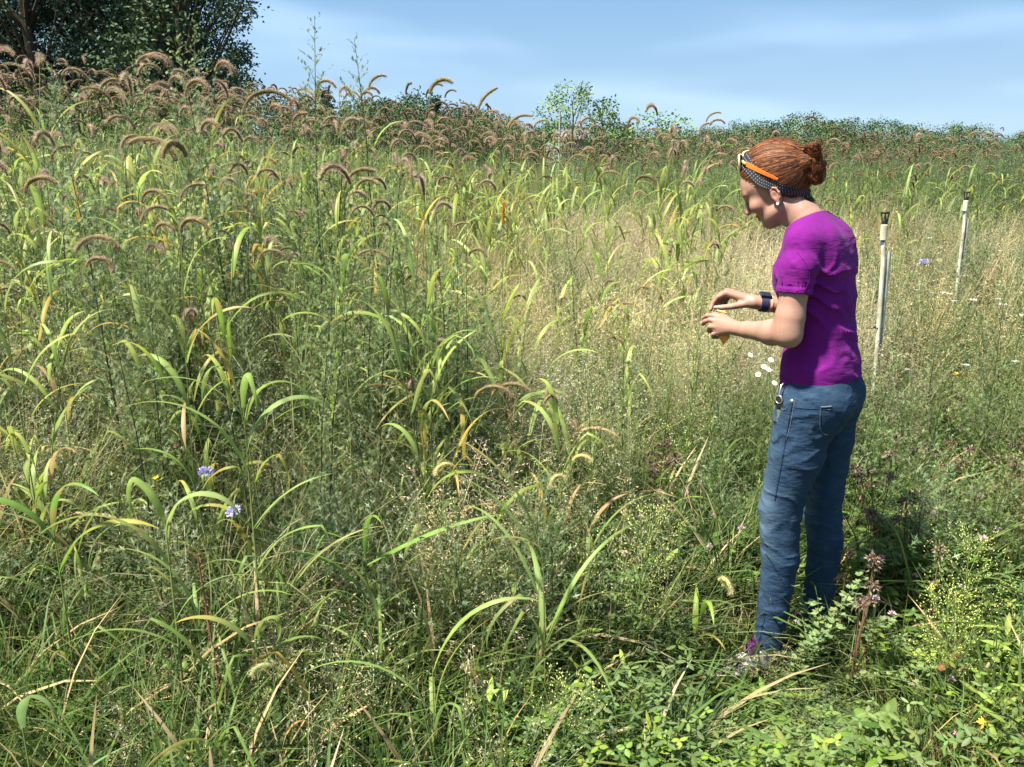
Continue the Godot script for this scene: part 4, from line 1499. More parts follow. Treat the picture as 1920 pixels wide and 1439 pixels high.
# covers wedges of the view with square patches; each patch is one mesh of many plants, laid out on a grid and turned
func scatter(called: String, meshes: Array, mat: Material, zones: Array, tall: float, lean := 0.15, c := 0.2) -> void:
	for zn in zones:   # [u0, u1, d0, d1, plants per square metre, size lo, size hi, patch side]
		var side: float = zn[7] if zn.size() > 7 else 0.5
		var n := maxi(1, int(round(zn[4] * side * side)))
		var lists := []
		for v in 3:
			lists.append([[] as Array[Transform3D], PackedColorArray()])
		var rows := int(ceil(zn[3] / side))
		for iz in range(int(zn[2] / side), rows + 1):
			var reach := int(ceil((maxf(absf(zn[0]), absf(zn[1])) * zn[3]) / side)) + 1
			for ix in range(-reach, reach + 1):
				var x := (ix + 0.5) * side
				var z := -(iz + 0.5) * side
				var d := -z + R(-0.4, 0.4) * side
				var u := (x + R(-0.4, 0.4) * side) / maxf(d, 0.2)
				if d < zn[2] or d > zn[3] or u < zn[0] or u > zn[1]:
					continue
				var p := on(x, z)
				var f := 1.0
				var mean: float = tall * (zn[5] + zn[6]) * 0.5
				while f > 0.12 and not (clear_of_person(p, mean * f) and clear_of_person(p + Vector3(-side * 0.5, 0, 0), mean * f) and clear_of_person(p + Vector3(side * 0.5, 0, 0), mean * f) and clear_of_person(p + Vector3(0, 0, -side * 0.5), mean * f)):
					f *= 0.8
				var v := rng.randi() % 3
				var b := Basis(Vector3.UP, (rng.randi() % 4) * PI / 2)
				lists[v][0].append(Transform3D(b.scaled(Vector3(1, f, 1)), p - Vector3(0, 0.015, 0)))
				var g := R(1.0 - c, 1.0 + c)
				lists[v][1].append(Color(g * R(0.92, 1.08), g, g * R(0.88, 1.12)))
		for v in 3:
			if lists[v][0].is_empty():
				continue
			var st := SurfaceTool.new()
			st.begin(Mesh.PRIMITIVE_TRIANGLES)
			for i in n:
				var b := Basis(Vector3.UP, R(0, TAU)).rotated(Vector3(R(-1, 1), 0, R(-1, 1)).normalized(), R(0, lean))
				st.append_from(meshes[rng.randi() % meshes.size()], 0, Transform3D(b.scaled(Vector3.ONE * R(zn[5], zn[6])), Vector3(R(-0.5, 0.5) * side, 0, R(-0.5, 0.5) * side)))
			stuff(called, st.commit(), mat, lists[v][0], lists[v][1])

func far_trees() -> void:
	var greens := [Color(0.034, 0.056, 0.024), Color(0.046, 0.070, 0.026), Color(0.030, 0.048, 0.026)]
	var kinds := []
	for k in 4:
		kinds.append(tree("ridge_tree", "round-crowned tree in the wooded ridge along the horizon", 10.0, 1.0, 6.4, 44, 130, 0.40, greens, "trees of the far wooded ridge"))
	var first := true
	var k := 0
	for row in 2:
		for i in 40:
			var u := -0.16 + 0.92 * (i + R(-0.35, 0.35)) / 39.0
			var d := (190.0 if row else 150.0) + R(-14, 14) - 45.0 * smoothstep(0.25, -0.16, u)
			var rise := lerpf(0.66, 0.80, row) * R(0.72, 1.22) * (1.0 + 0.28 * exp(-pow((u - 0.38) / 0.10, 2.0)))
			rise *= 1.0 + 0.15 * smoothstep(0.12, -0.14, u)
			if u > 0.58: rise *= 0.84
			var p := on(u * d, -d)
			if k < 4:
				kinds[k].position = p
				kinds[k].scale = Vector3.ONE * rise
			else:
				copy_of(kinds[rng.randi() % 4], p, R(0, TAU), rise)
			k += 1
	# conifer tips and nearer trees along the rising left part of the tree line
	var spruce := tree("spruce_tree", "dark pointed spruce rising from the tree line left of centre", 9.0, 0.6, 2.2, 34, 60, 0.34, [Color(0.018, 0.034, 0.022)], "spruces in the tree line", 1.0)
	spruce.position = on(-7.3, -78)
	spruce.scale = Vector3.ONE * 0.78
	for q in [[-11.5, 74, 0.72], [-16.0, 70, 0.78], [-18.5, 73, 0.75], [-9.5, 84, 0.70], [-4.5, 88, 0.62]]:
		copy_of(spruce, on(q[0], -q[1]), R(0, TAU), q[2])
	var mids := []
	for m in 3:
		mids.append(tree("edge_tree", "bushy green tree in the sloping tree line behind the foxtails", 8.0, 0.5, 3.8, 38, 160, 0.23, [Color(0.024, 0.042, 0.018), Color(0.032, 0.052, 0.020)], "trees of the nearer tree line"))
	var spots := [[-20.5, 62, 0.79], [-17.5, 64, 0.74], [-14.6, 60, 0.64], [-12.0, 66, 0.71], [-9.4, 68, 0.70], [-7.0, 70, 0.63], [-4.2, 72, 0.59], [-1.5, 74, 0.52], [1.2, 78, 0.51], [3.6, 84, 0.46], [-22.5, 58, 0.78], [6.0, 92, 0.43], [9.0, 95, 0.39]]
	for i in spots.size():
		var p := on(spots[i][0], -spots[i][1])
		if i < 3:
			mids[i].position = p
			mids[i].scale = Vector3.ONE * spots[i][2]
		else:
			copy_of(mids[rng.randi() % 3], p, R(0, TAU), spots[i][2])
	var light_green := [Color(0.075, 0.115, 0.035), Color(0.06, 0.10, 0.03)]
	var a := tree("young_tree", "light feathery young tree standing above the foxtails near the white pole", 4.9, 0.6, 1.9, 34, 120, 0.12, light_green)
	a.position = on(3.0, -40)
	var b := tree("young_tree", "narrow young tree right of the feathery one, on the skyline", 4.3, 0.6, 1.1, 20, 60, 0.16, [Color(0.05, 0.085, 0.03)])
	b.position = on(4.6, -41)
	var c := tree("young_tree", "low rounded bush-like tree on the skyline left of the person's head", 3.6, 0.3, 2.2, 26, 70, 0.17, [Color(0.065, 0.105, 0.035)])
	c.position = on(7.6, -42)

func near_trees() -> void:
	var dark := [Color(0.022, 0.040, 0.026), Color(0.030, 0.050, 0.029), Color(0.018, 0.032, 0.023)]
	var mixed := [Color(0.042, 0.062, 0.028), Color(0.055, 0.072, 0.030)]
	var t1 := tree("dark_tree", "tall dark leafy tree at the left edge of the wood", 14.5, 0.8, 4.3, 72, 380, 0.14, dark)
	t1.position = on(-21.0, -30)
	var t2 := tree("dark_tree", "tall dark tree in the middle of the wood at upper left", 15.0, 0.8, 4.2, 72, 380, 0.14, dark)
	t2.position = on(-16.7, -29)
	var t3 := tree("dark_tree", "dark dense tree just left of the lacy one at the wood's end", 14.0, 0.8, 3.6, 66, 380, 0.14, dark)
	t3.position = on(-13.0, -29.5)
	var t4 := tree("lacy_tree", "lacy tree with sky showing through, at the right end of the left wood", 11.5, 1.6, 2.9, 50, 190, 0.135, mixed, "", 0.0, Color(0.05, 0.04, 0.03))
	t4.position = on(-10.7, -27)
	var back := copy_of(t2, on(-15.8, -34), 2.1, 1.0, "dark tree filling the gap behind the front trees of the left wood")
	back = copy_of(t1, on(-18.2, -35), 4.0, 1.05, "dark tree behind the two leftmost trees of the wood")
	back = copy_of(t3, on(-23.0, -33), 1.0, 1.0, "dark tree cut off by the left border of the photo")
	back = copy_of(t3, on(-13.2, -33), 2.6, 0.86, "dark tree half hidden behind the lacy one")
	back = copy_of(t2, on(-20.0, -40), 0.6, 1.05, "dark tree deepest inside the left wood")
	var g := Geo.new()
	var p := PackedVector3Array(); var r := PackedFloat32Array()
	for k in 9:
		p.append(Vector3(0.05 * sin(k * 1.3), k * 1.5, 0)); r.append(0.085 - 0.007 * k)
	g.tube(p, r, 8, Color(0.34, 0.32, 0.29), Color(0.40, 0.38, 0.34), rng, 0.15)
	g.tube(PackedVector3Array([p[3], p[3] + Vector3(0.5, -0.5, 0.1), p[3] + Vector3(0.9, -1.0, 0.1)]), PackedFloat32Array([0.035, 0.025, 0.008]), 5, Color(0.36, 0.34, 0.31), Color(0.36, 0.34, 0.31))
	loose("dead_tree", g, M.bark, "bare pale dead trunk in front of the dark wood", "tree", on(-17.2, -27.2))
	# shrubs that close the wood and the field's far side
	var brush := []
	for k in 3:
		var b := tree("shrub", "dense dark shrub at the foot of the left wood", 2.6, 0.1, 1.7, 26, 120, 0.12, [Color(0.030, 0.050, 0.018), Color(0.04, 0.064, 0.02)], "shrubs under the left wood", 0.0, Color(0.06, 0.05, 0.03))
		brush.append(b)
	var k2 := 0
	for q in [[-20.0, 24], [-16.8, 23], [-13.8, 22.5], [-11.2, 23], [-9.0, 24], [-7.2, 26], [-5.6, 28], [-22.0, 25]]:
		if k2 < 3:
			brush[k2].position = on(q[0], -q[1])
		else:
			copy_of(brush[k2 % 3], on(q[0], -q[1]), R(0, TAU), R(0.85, 1.15))
		k2 += 1

func meadow() -> void:
	var green := [Color(0.040, 0.074, 0.018), Color(0.058, 0.098, 0.022), Color(0.034, 0.060, 0.020), Color(0.085, 0.11, 0.03)]
	var mixed := [Color(0.105, 0.145, 0.050), Color(0.14, 0.18, 0.062), Color(0.28, 0.24, 0.14), Color(0.18, 0.205, 0.075)]
	var low := []; var tall := []; var dry := []
	for k in 5:
		low.append(grass_tuft(44, 0.09, 0.18, 0.46, 0.0026, green + green + [Color(0.22, 0.18, 0.09)], 0.9))
		tall.append(grass_tuft(34, 0.09, 0.45, 0.95, 0.0030, mixed, 0.4))
	for k in 3:
		low.append(grass_tuft(16, 0.10, 0.22, 0.5, 0.0052, green + [Color(0.09, 0.13, 0.035), Color(0.26, 0.21, 0.11)], 0.7))
	for k in 4:
		dry.append(panicle_tuft(9, 0.50, 0.80, [Color(0.28, 0.24, 0.15), Color(0.23, 0.215, 0.12), Color(0.31, 0.265, 0.175), Color(0.18, 0.195, 0.10)]))
	var haze := []
	for k in 3:
		haze.append(panicle_tuft(8, 0.22, 0.42, [Color(0.17, 0.18, 0.10), Color(0.15, 0.17, 0.085), Color(0.22, 0.20, 0.13)], 0.06, 12))
	var pale := []
	for k in 4:
		pale.append(grass_tuft(34, 0.10, 0.45, 0.95, 0.0032, [Color(0.11, 0.14, 0.045), Color(0.14, 0.165, 0.055), Color(0.24, 0.205, 0.11), Color(0.19, 0.18, 0.08), Color(0.10, 0.13, 0.05)], 0.4))
	var airy := []
	for k in 3:
		airy.append(panicle_tuft(7, 0.55, 0.85, [Color(0.31, 0.26, 0.16), Color(0.27, 0.24, 0.14), Color(0.33, 0.28, 0.18)], 0.10, 8))
	# the carpet under everything
	scatter("grass", low, M.grass, [[-0.9, 0.22, 1.0, 2.6, 230, 0.7, 1.25], [0.22, 0.9, 1.0, 2.6, 125, 0.6, 1.05], [-0.9, 0.9, 2.6, 5.0, 110, 0.9, 1.5, 0.8], [-0.85, 0.85, 5.0, 12.0, 36, 1.2, 2.0, 1.5]], 0.4, 0.3)
	# taller grass in the left field and the back
	scatter("tall_grass", tall, M.leaf, [[-0.85, -0.1, 2.1, 3.6, 45, 0.55, 1.0], [-0.85, 0.0, 3.6, 8.0, 42, 0.85, 1.4, 1.0], [0.0, 0.3, 2.8, 7.0, 14, 0.6, 1.0, 1.0]], 0.8, 0.2)
	scatter("tall_grass", pale, M.leaf, [[-0.05, 0.85, 9.5, 13.0, 14, 0.75, 1.2, 1.5], [-0.8, -0.05, 7.5, 13.0, 20, 1.1, 1.7, 1.5], [-0.8, 0.85, 13.0, 24.0, 12, 1.1, 1.7, 2.0]], 0.8, 0.2)
	# pale lovegrass in the middle
	scatter("lovegrass", dry, M.dry, [[-0.45, 0.28, 3.2, 4.6, 100, 0.75, 1.1], [0.28, 0.48, 3.3, 5.5, 60, 0.75, 1.1], [-0.8, -0.45, 2.6, 5.0, 50, 0.75, 1.15], [-0.35, 0.2, 2.3, 2.9, 30, 0.7, 1.0]], 0.7, 0.2)
	scatter("lovegrass", airy, M.dry, [[-0.32, 0.46, 4.2, 11.0, 120, 0.95, 1.3, 1.0], [0.46, 0.80, 4.5, 10.0, 48, 0.9, 1.2, 1.0], [-0.8, -0.30, 4.5, 8.0, 35, 1.0, 1.35, 1.0]], 0.7, 0.2)
	scatter("bent_grass", haze, M.dry, [[-0.8, 0.2, 1.25, 3.0, 42, 0.8, 1.2], [0.2, 0.8, 1.6, 4.0, 18, 0.8, 1.1]], 0.4, 0.3)

func foxtails() -> void:
	var yg := Color(0.170, 0.222, 0.058)
	var zones := [
		# label, group, u0, u1, d0, d1, count, size lo, hi, tall kind
		["giant foxtail grass with a drooping bristly head, among the tall plants close by at left", "foxtails close by at left", -0.72, -0.10, 2.2, 4.2, 62, 0.72, 1.04, 0],
		["giant foxtail grass with a pinkish drooping head in the crowded band under the dark wood", "foxtails in the crowded left band", -0.74, -0.16, 3.3, 6.2, 92, 1.05, 1.29, 0],
		["giant foxtail grass with a pinkish arched head in the band under the middle of the tree line", "foxtails in the middle band", -0.16, 0.26, 4.2, 8.0, 84, 1.04, 1.20, 0],
		["small-looking foxtail grass far back at right, before the grey-green brush", "foxtails far back at right", 0.20, 0.70, 6.0, 12.0, 44, 0.95, 1.10, 0],
		["yellow-green foxtail grass with broad arching leaves in the pale grass of the middle", "foxtails in the pale middle grass", -0.40, 0.30, 2.5, 5.6, 40, 0.85, 1.15, 1]]
	var protos := [[], []]
	for k in 10:
		protos[0].append({"h": R(1.38, 1.52), "leaves": 6, "leaf_hw": 0.0108, "head": R(0.105, 0.168), "fat": R(0.0046, 0.0064), "leaf": yg * R(0.8, 1.15), "culms": 2 if k % 2 == 0 else 1, "leaf_len": 0.30, "fur": [Color(0.44, 0.31, 0.265), Color(0.43, 0.34, 0.26), Color(0.48, 0.34, 0.295)][k % 3]})
	for k in 7:
		protos[1].append({"h": R(0.80, 1.0), "leaves": 6, "head": R(0.09, 0.12) if k % 3 else 0.0, "leaf": yg * R(1.0, 1.3), "leaf_len": 0.34, "leaf_hw": 0.011, "fat": 0.0055, "leaf_from": 0.25, "leaf_to": 0.98, "culms": 2 if k < 3 else 1})
	var made := [[], []]
	for zn in zones:
		var kind: int = zn[9]
		for i in zn[6]:
			var p := Vector3.ZERO
			for tries in 20:
				p = spot(zn[2], zn[3], zn[4], zn[5])
				if clear_of_person(p, 1.4):
					break
			var j: int = i % protos[kind].size()
			var size: float = R(zn[7], zn[8])
			if made[kind].size() <= j:
				var o: Dictionary = protos[kind][j]
				o.group = zn[1]
				var t := foxtail(zn[0], o)
				t.position = p
				t.rotation.y = R(0, TAU)
				t.scale = Vector3.ONE * size
				made[kind].append(t)
			else:
				copy_of(made[kind][j], p, R(0, TAU), size, zn[0], zn[1])
	# foxtails one would point at
	var one := func(label: String, head_at: Vector3, o: Dictionary) -> void:
		var y := ground(head_at.x, head_at.z)
		o.h = head_at.y - y
		var t := foxtail(label, o)
		var az: float = o.az
		var lean: float = o.lean * o.h
		t.position = Vector3(head_at.x - sin(az) * lean, y, head_at.z - cos(az) * lean)
	var brown := Color(0.38, 0.28, 0.21)
	one.call("big foxtail head arching left, close by at upper left beside a twin", Vector3(-0.92, 1.53, -2.19), {"az": -1.5, "lean": 0.10, "head": 0.15, "arc": 2.0, "hairs": 1100, "fat": 0.0075, "fur": brown, "swing": 0.0})
	one.call("big foxtail head hanging straight down beside the one arching left", Vector3(-0.90, 1.54, -2.21), {"az": -0.6, "lean": 0.06, "head": 0.13, "arc": 2.9, "hairs": 1000, "fat": 0.0078, "fur": brown, "swing": 0.3})
	one.call("foxtail head curling over two dark stems at the left, halfway down the photo", Vector3(-1.12, 1.28, -2.22), {"az": -1.4, "lean": 0.12, "head": 0.15, "arc": 2.5, "hairs": 950, "swing": 0.0})
	one.call("foxtail head drooping right near the left border, below the dark wood", Vector3(-1.50, 1.44, -2.44), {"az": 1.5, "lean": 0.12, "head": 0.13, "arc": 2.1, "hairs": 800, "swing": 0.0})
	one.call("large foxtail head arching widely right of the twins, before the pale leaves", Vector3(-0.60, 1.45, -2.85), {"az": 1.4, "lean": 0.08, "head": 0.15, "arc": 1.9, "hairs": 900, "swing": 0.0})
	one.call("tall dark foxtail bending right and down under the lacy tree", Vector3(-0.86, 1.68, -2.60), {"az": 1.5, "lean": 0.10, "head": 0.20, "arc": 2.2, "hairs": 1000, "core": Color(0.10, 0.085, 0.03), "swing": 0.0})
	one.call("foxtail with a double head standing highest against the sky, left of the midline", Vector3(-0.32, 1.80, -3.2), {"az": 1.1, "lean": 0.08, "head": 0.13, "arc": 2.1, "hairs": 900, "culms": 2, "swing": 0.0})
	one.call("slender foxtail leaning right alone against the sky near the midline", Vector3(-0.14, 1.76, -3.4), {"az": 1.5, "lean": 0.14, "head": 0.12, "arc": 1.0, "hairs": 500, "swing": 0.0})
	one.call("dark foxtail head hooked over in the pale grass behind the busy hands", Vector3(0.55, 1.46, -3.55), {"az": 1.2, "lean": 0.2, "head": 0.13, "arc": 2.6, "hairs": 600, "core": Color(0.09, 0.075, 0.03), "fur": Color(0.22, 0.16, 0.10), "swing": 0.0})
	one.call("upright orange-tinged foxtail head in the middle of the field", Vector3(-0.037, 1.30, -3.2), {"az": 0.4, "lean": 0.02, "head": 0.09, "arc": 0.1, "hairs": 600, "core": Color(0.30, 0.17, 0.03), "fur": Color(0.60, 0.36, 0.06), "swing": 0.0})
	one.call("fat foxtail head hanging over the tangle at the centre, left of its neighbour", Vector3(-0.13, 0.74, -2.58), {"az": 1.5, "lean": 0.2, "head": 0.16, "arc": 2.2, "hairs": 1000, "swing": 0.0})
	one.call("fat foxtail head hanging over the tangle at the centre, right of its neighbour", Vector3(-0.07, 0.74, -2.62), {"az": 1.4, "lean": 0.25, "head": 0.16, "arc": 1.9, "hairs": 1000, "swing": 0.0})
	var straw := Color(0.62, 0.54, 0.30)
	var sc := Color(0.30, 0.28, 0.10)
	one.call("straw-coloured short foxtail head hanging left of the central tangle", Vector3(-0.19, 0.60, -2.28), {"az": -1.2, "lean": 0.3, "head": 0.075, "arc": 2.6, "hairs": 700, "core": sc, "fur": straw, "swing": 0.0, "leaves": 2})
	one.call("straw-coloured short foxtail head below and right of the fat hanging pair", Vector3(0.16, 0.56, -2.29), {"az": -0.9, "lean": 0.3, "head": 0.07, "arc": 2.7, "hairs": 700, "core": sc, "fur": straw, "swing": 0.0, "leaves": 2})
	one.call("straw-coloured short foxtail head tilted right, beside another below the fat pair", Vector3(0.20, 0.60, -2.34), {"az": 1.3, "lean": 0.2, "head": 0.07, "arc": 2.2, "hairs": 700, "core": sc, "fur": straw, "swing": 0.0, "leaves": 2})
	one.call("pale green short foxtail head in the shady grass at lower left", Vector3(-0.58, 0.34, -1.62), {"az": -1.3, "lean": 0.4, "head": 0.06, "arc": 2.2, "hairs": 600, "core": Color(0.2, 0.22, 0.08), "fur": Color(0.5, 0.5, 0.28), "swing": 0.0, "leaves": 3, "leaf_len": 0.2})
	one.call("shaggy short foxtail head low down, left of the jeans", Vector3(0.60, 0.36, -2.0), {"az": 0.5, "lean": 0.25, "head": 0.075, "arc": 2.9, "hairs": 800, "core": sc, "fur": Color(0.45, 0.42, 0.24), "swing": 0.0, "leaves": 3, "leaf_len": 0.2})
	# far foxtails that nobody could count
	var bases := []
	for k in 4:
		var g := Geo.new()
		for e in 3:
			var at := Vector3(R(-0.25, 0.25), 0, R(-0.25, 0.25))
			var h := R(1.25, 1.6)
			g.tube(PackedVector3Array([at, at + Vector3(R(-0.1, 0.1), h, R(-0.1, 0.1))]), PackedFloat32Array([0.002, 0.001]), 3, Color(0.12, 0.15, 0.05), Color(0.14, 0.16, 0.06))
			var a := R(0, TAU)
			var hs := head_shapes(at + Vector3(0, h, 0), Vector3.UP, Vector3(sin(a), 0, cos(a)), R(0.1, 0.14), R(1.6, 2.8), 0.007, Color(0.16, 0.12, 0.06), Color(0.40, 0.28, 0.23), 160)
			for src in hs:
				var off := g.v.size()
				g.v.append_array(src.v); g.n.append_array(src.n); g.c.append_array(src.c)
				for q in src.idx: g.idx.append(q + off)
			for m in 4:
				blade(g, at + Vector3(0, R(0.3, 1.1), 0), R(0, TAU), 0.4, R(1.2, 2.4), R(0.2, 0.35), 0.007, 5, yg, yg * 1.1)
		bases.append(g.mesh())
	scatter("foxtail_thicket", bases, M.leaf, [[-0.75, -0.05, 3.8, 6.2, 2.8, 0.82, 1.13, 1.0], [-0.05, 0.35, 6.0, 9.5, 1.5, 0.85, 1.1, 1.5]], 1.4, 0.1)
	scatter("distant_foxtails", bases, M.leaf, [[-0.75, 0.0, 6.0, 13.0, 6.0, 1.05, 1.32, 1.5], [0.0, 0.7, 8.5, 15.0, 6, 0.95, 1.15, 1.5]], 1.4, 0.1)
	broad_leaves()

# the big arching leaf blades that stand out in front
func broad_leaves() -> void:
	var one := func(label: String, at: Vector3, stem_h: float, leaves: Array, col: Color) -> void:
		var t := thing("broad_leaved_grass", label, "grass plant", at)
		var st := Geo.new()
		st.tube(PackedVector3Array([Vector3.ZERO, Vector3(0.01, stem_h * 0.5, 0), Vector3(0.015, stem_h, 0.0)]), PackedFloat32Array([0.0036, 0.003, 0.0015]), 6, Color(0.14, 0.16, 0.05), Color(0.15, 0.19, 0.05))
		part("stem", st, M.stem, t)
		for l in leaves:   # [height share, heading, lean, bend, length, half width]
			var g := Geo.new()
			blade(g, Vector3(0.015 * l[0], stem_h * l[0], 0), l[1], l[2], l[3], l[4], l[5] * 1.25, 16, vary(col, 0.12), vary(col, 0.12) if l.size() < 7 else l[6], 0.28, R(-0.8, 0.8), 1.3)
			part("leaf", g, M.leaf, t)
	var yg := Color(0.15, 0.21, 0.058)
	var dg := Color(0.085, 0.14, 0.028)
	one.call("tall grass plant with the longest bright arching leaf blades, left of centre", on(-0.76, -2.04), 0.92, [[0.80, -1.5, 0.3, 1.75, 0.42, 0.0125], [0.94, 1.5, 0.15, 2.9, 0.34, 0.0125], [0.86, 1.9, 0.25, 2.5, 0.34, 0.011], [0.97, -1.3, 0.5, 1.5, 0.30, 0.0085], [0.45, 1.2, 0.5, 1.2, 0.36, 0.010], [0.6, 1.6, 0.6, 0.9, 0.30, 0.009], [1.0, 0.6, 0.2, 2.0, 0.25, 0.009]], yg)
	one.call("grass plant with hooked broad leaves left of the lilac flowers", on(-0.87, -1.74), 0.72, [[0.82, -1.5, 0.35, 2.1, 0.36, 0.012], [0.92, 1.4, 0.1, 3.0, 0.30, 0.0125], [0.98, -1.9, 0.2, 2.6, 0.26, 0.011], [0.6, 1.7, 0.5, 1.5, 0.30, 0.009], [0.5, -1.0, 0.7, 1.2, 0.30, 0.009]], yg)
	one.call("grass plant with a blue-green leaf folded over at the lower left border", on(-0.99, -1.30), 0.46, [[1.0, 1.3, 0.0, 3.1, 0.22, 0.0105], [0.8, 1.7, 0.4, 1.5, 0.30, 0.005], [0.5, 2.2, 0.7, 1.0, 0.25, 0.006]], Color(0.10, 0.16, 0.06))
	one.call("grass plant whose narrow leaves cross the lower middle-left", on(-0.44, -2.02), 0.50, [[0.9, 1.5, 1.0, 0.5, 0.42, 0.010], [0.7, -1.5, 0.5, 1.6, 0.33, 0.008], [0.9, -1.2, 0.3, 1.9, 0.28, 0.0085], [0.5, 1.8, 0.6, 1.2, 0.30, 0.008], [0.98, 0.3, 0.2, 1.6, 0.3, 0.007]], dg * 1.3)
	one.call("grass plant with one long drooping tip in the shade at lower left", on(-0.66, -1.70), 0.42, [[0.95, 1.2, 0.1, 2.9, 0.22, 0.011], [0.9, -1.4, 0.4, 1.8, 0.24, 0.010, Color(0.34, 0.25, 0.05)], [0.5, 2.6, 0.8, 1.0, 0.28, 0.008], [0.7, 1.9, 0.3, 2.4, 0.26, 0.0095]], yg * 0.85)
	one.call("grass plant at far left with a leaf yellowing to its tip", on(-1.22, -1.85), 0.62, [[0.8, 1.4, 0.4, 1.8, 0.36, 0.0125, Color(0.40, 0.32, 0.06)], [0.95, -1.2, 0.3, 2.0, 0.3, 0.011], [0.6, 1.9, 0.5, 1.4, 0.36, 0.010], [1.0, 1.0, 0.1, 2.2, 0.3, 0.009]], dg * 1.2)
	one.call("bright grass plant standing up in the field right of the tall dark-stemmed weeds", on(-0.62, -2.75), 1.22, [[0.78, -1.4, 0.25, 2.2, 0.30, 0.011], [0.86, 1.5, 0.2, 2.6, 0.30, 0.012], [0.96, 0.6, 0.1, 2.7, 0.28, 0.011], [0.9, -2.2, 0.3, 1.8, 0.3, 0.010], [0.6, 1.6, 0.5, 1.5, 0.3, 0.010]], yg * 1.1)
	one.call("bright grass plant with leaves hanging like ribbons, in the pale field left of centre", on(-0.30, -2.85), 0.95, [[0.8, -1.4, 0.3, 2.0, 0.34, 0.011], [0.9, 1.5, 0.2, 2.6, 0.32, 0.0115], [0.7, 1.2, 0.5, 1.4, 0.34, 0.010], [1.0, -0.6, 0.2, 2.5, 0.26, 0.010], [0.6, -1.8, 0.5, 1.6, 0.3, 0.009]], yg * 1.1)
	one.call("dried tan leaf folded double in the dark grass at lower left", on(-0.52, -1.62), 0.20, [[1.0, -0.6, 0.1, 3.0, 0.15, 0.008, Color(0.42, 0.24, 0.11)], [0.8, 1.5, 0.8, 0.4, 0.2, 0.006, Color(0.42, 0.24, 0.11)]], Color(0.40, 0.24, 0.12))
	one.call("yellowing grass leaf hanging by itself near the bottom edge at left", on(-0.70, -1.42), 0.20, [[1.0, -0.7, 0.2, 2.5, 0.12, 0.009, Color(0.42, 0.28, 0.08)], [0.6, 1.9, 0.6, 1.0, 0.22, 0.006]], Color(0.32, 0.29, 0.06))
	var cols := [yg, dg, Color(0.11, 0.15, 0.05), yg * 0.8]
	var first: Array[Node3D] = []
	for k in 34:
		var p := spot(-0.68, 0.30, 1.5, 2.9)
		if not clear_of_person(p, 0.5):
			continue
		if first.size() < 7:
			var h := R(0.20, 0.50)
			var t := thing("leafy_grass", "leafy grass plant with a few arching blades in the near tangle", "grass plant", p, 0.0, "leafy grass in the near tangle")
			t.set_meta("stem", "leafy_grass")
			var st := Geo.new()
			st.tube(PackedVector3Array([Vector3.ZERO, Vector3(0.02, h, 0.01)]), PackedFloat32Array([0.0025, 0.0012]), 5, Color(0.12, 0.14, 0.05), Color(0.13, 0.16, 0.05))
			part("stem", st, M.stem, t)
			var c: Color = cols[k % 4]
			for l in 6:
				var g := Geo.new()
				blade(g, Vector3(0.02, h, 0.01) * R(0.3, 1.0), l * 2.4 + R(-0.5, 0.5), R(0.1, 0.7), R(1.0, 2.6), R(0.18, 0.38), R(0.0045, 0.010), 12, vary(c, 0.15), vary(c, 0.15) if l else Color(0.36, 0.27, 0.08), 0.28, R(-1, 1))
				part("leaf", g, M.leaf, t)
			first.append(t)
		else:
			copy_of(first[k % 7], p, R(0, TAU), R(0.7, 1.25))

func weed_thing(called: String, label: String, shapes: Array, names: Array, mats: Array, at: Vector3, category := "plant", group := "") -> Node3D:
	var t := thing(called, label, category, at, R(0, TAU), group)
	t.set_meta("stem", called)
	for i in shapes.size():
		var o := part(names[i], shapes[i], mats[i], t)
		if i > 0: o.set_meta("kind", "stuff")
	return t

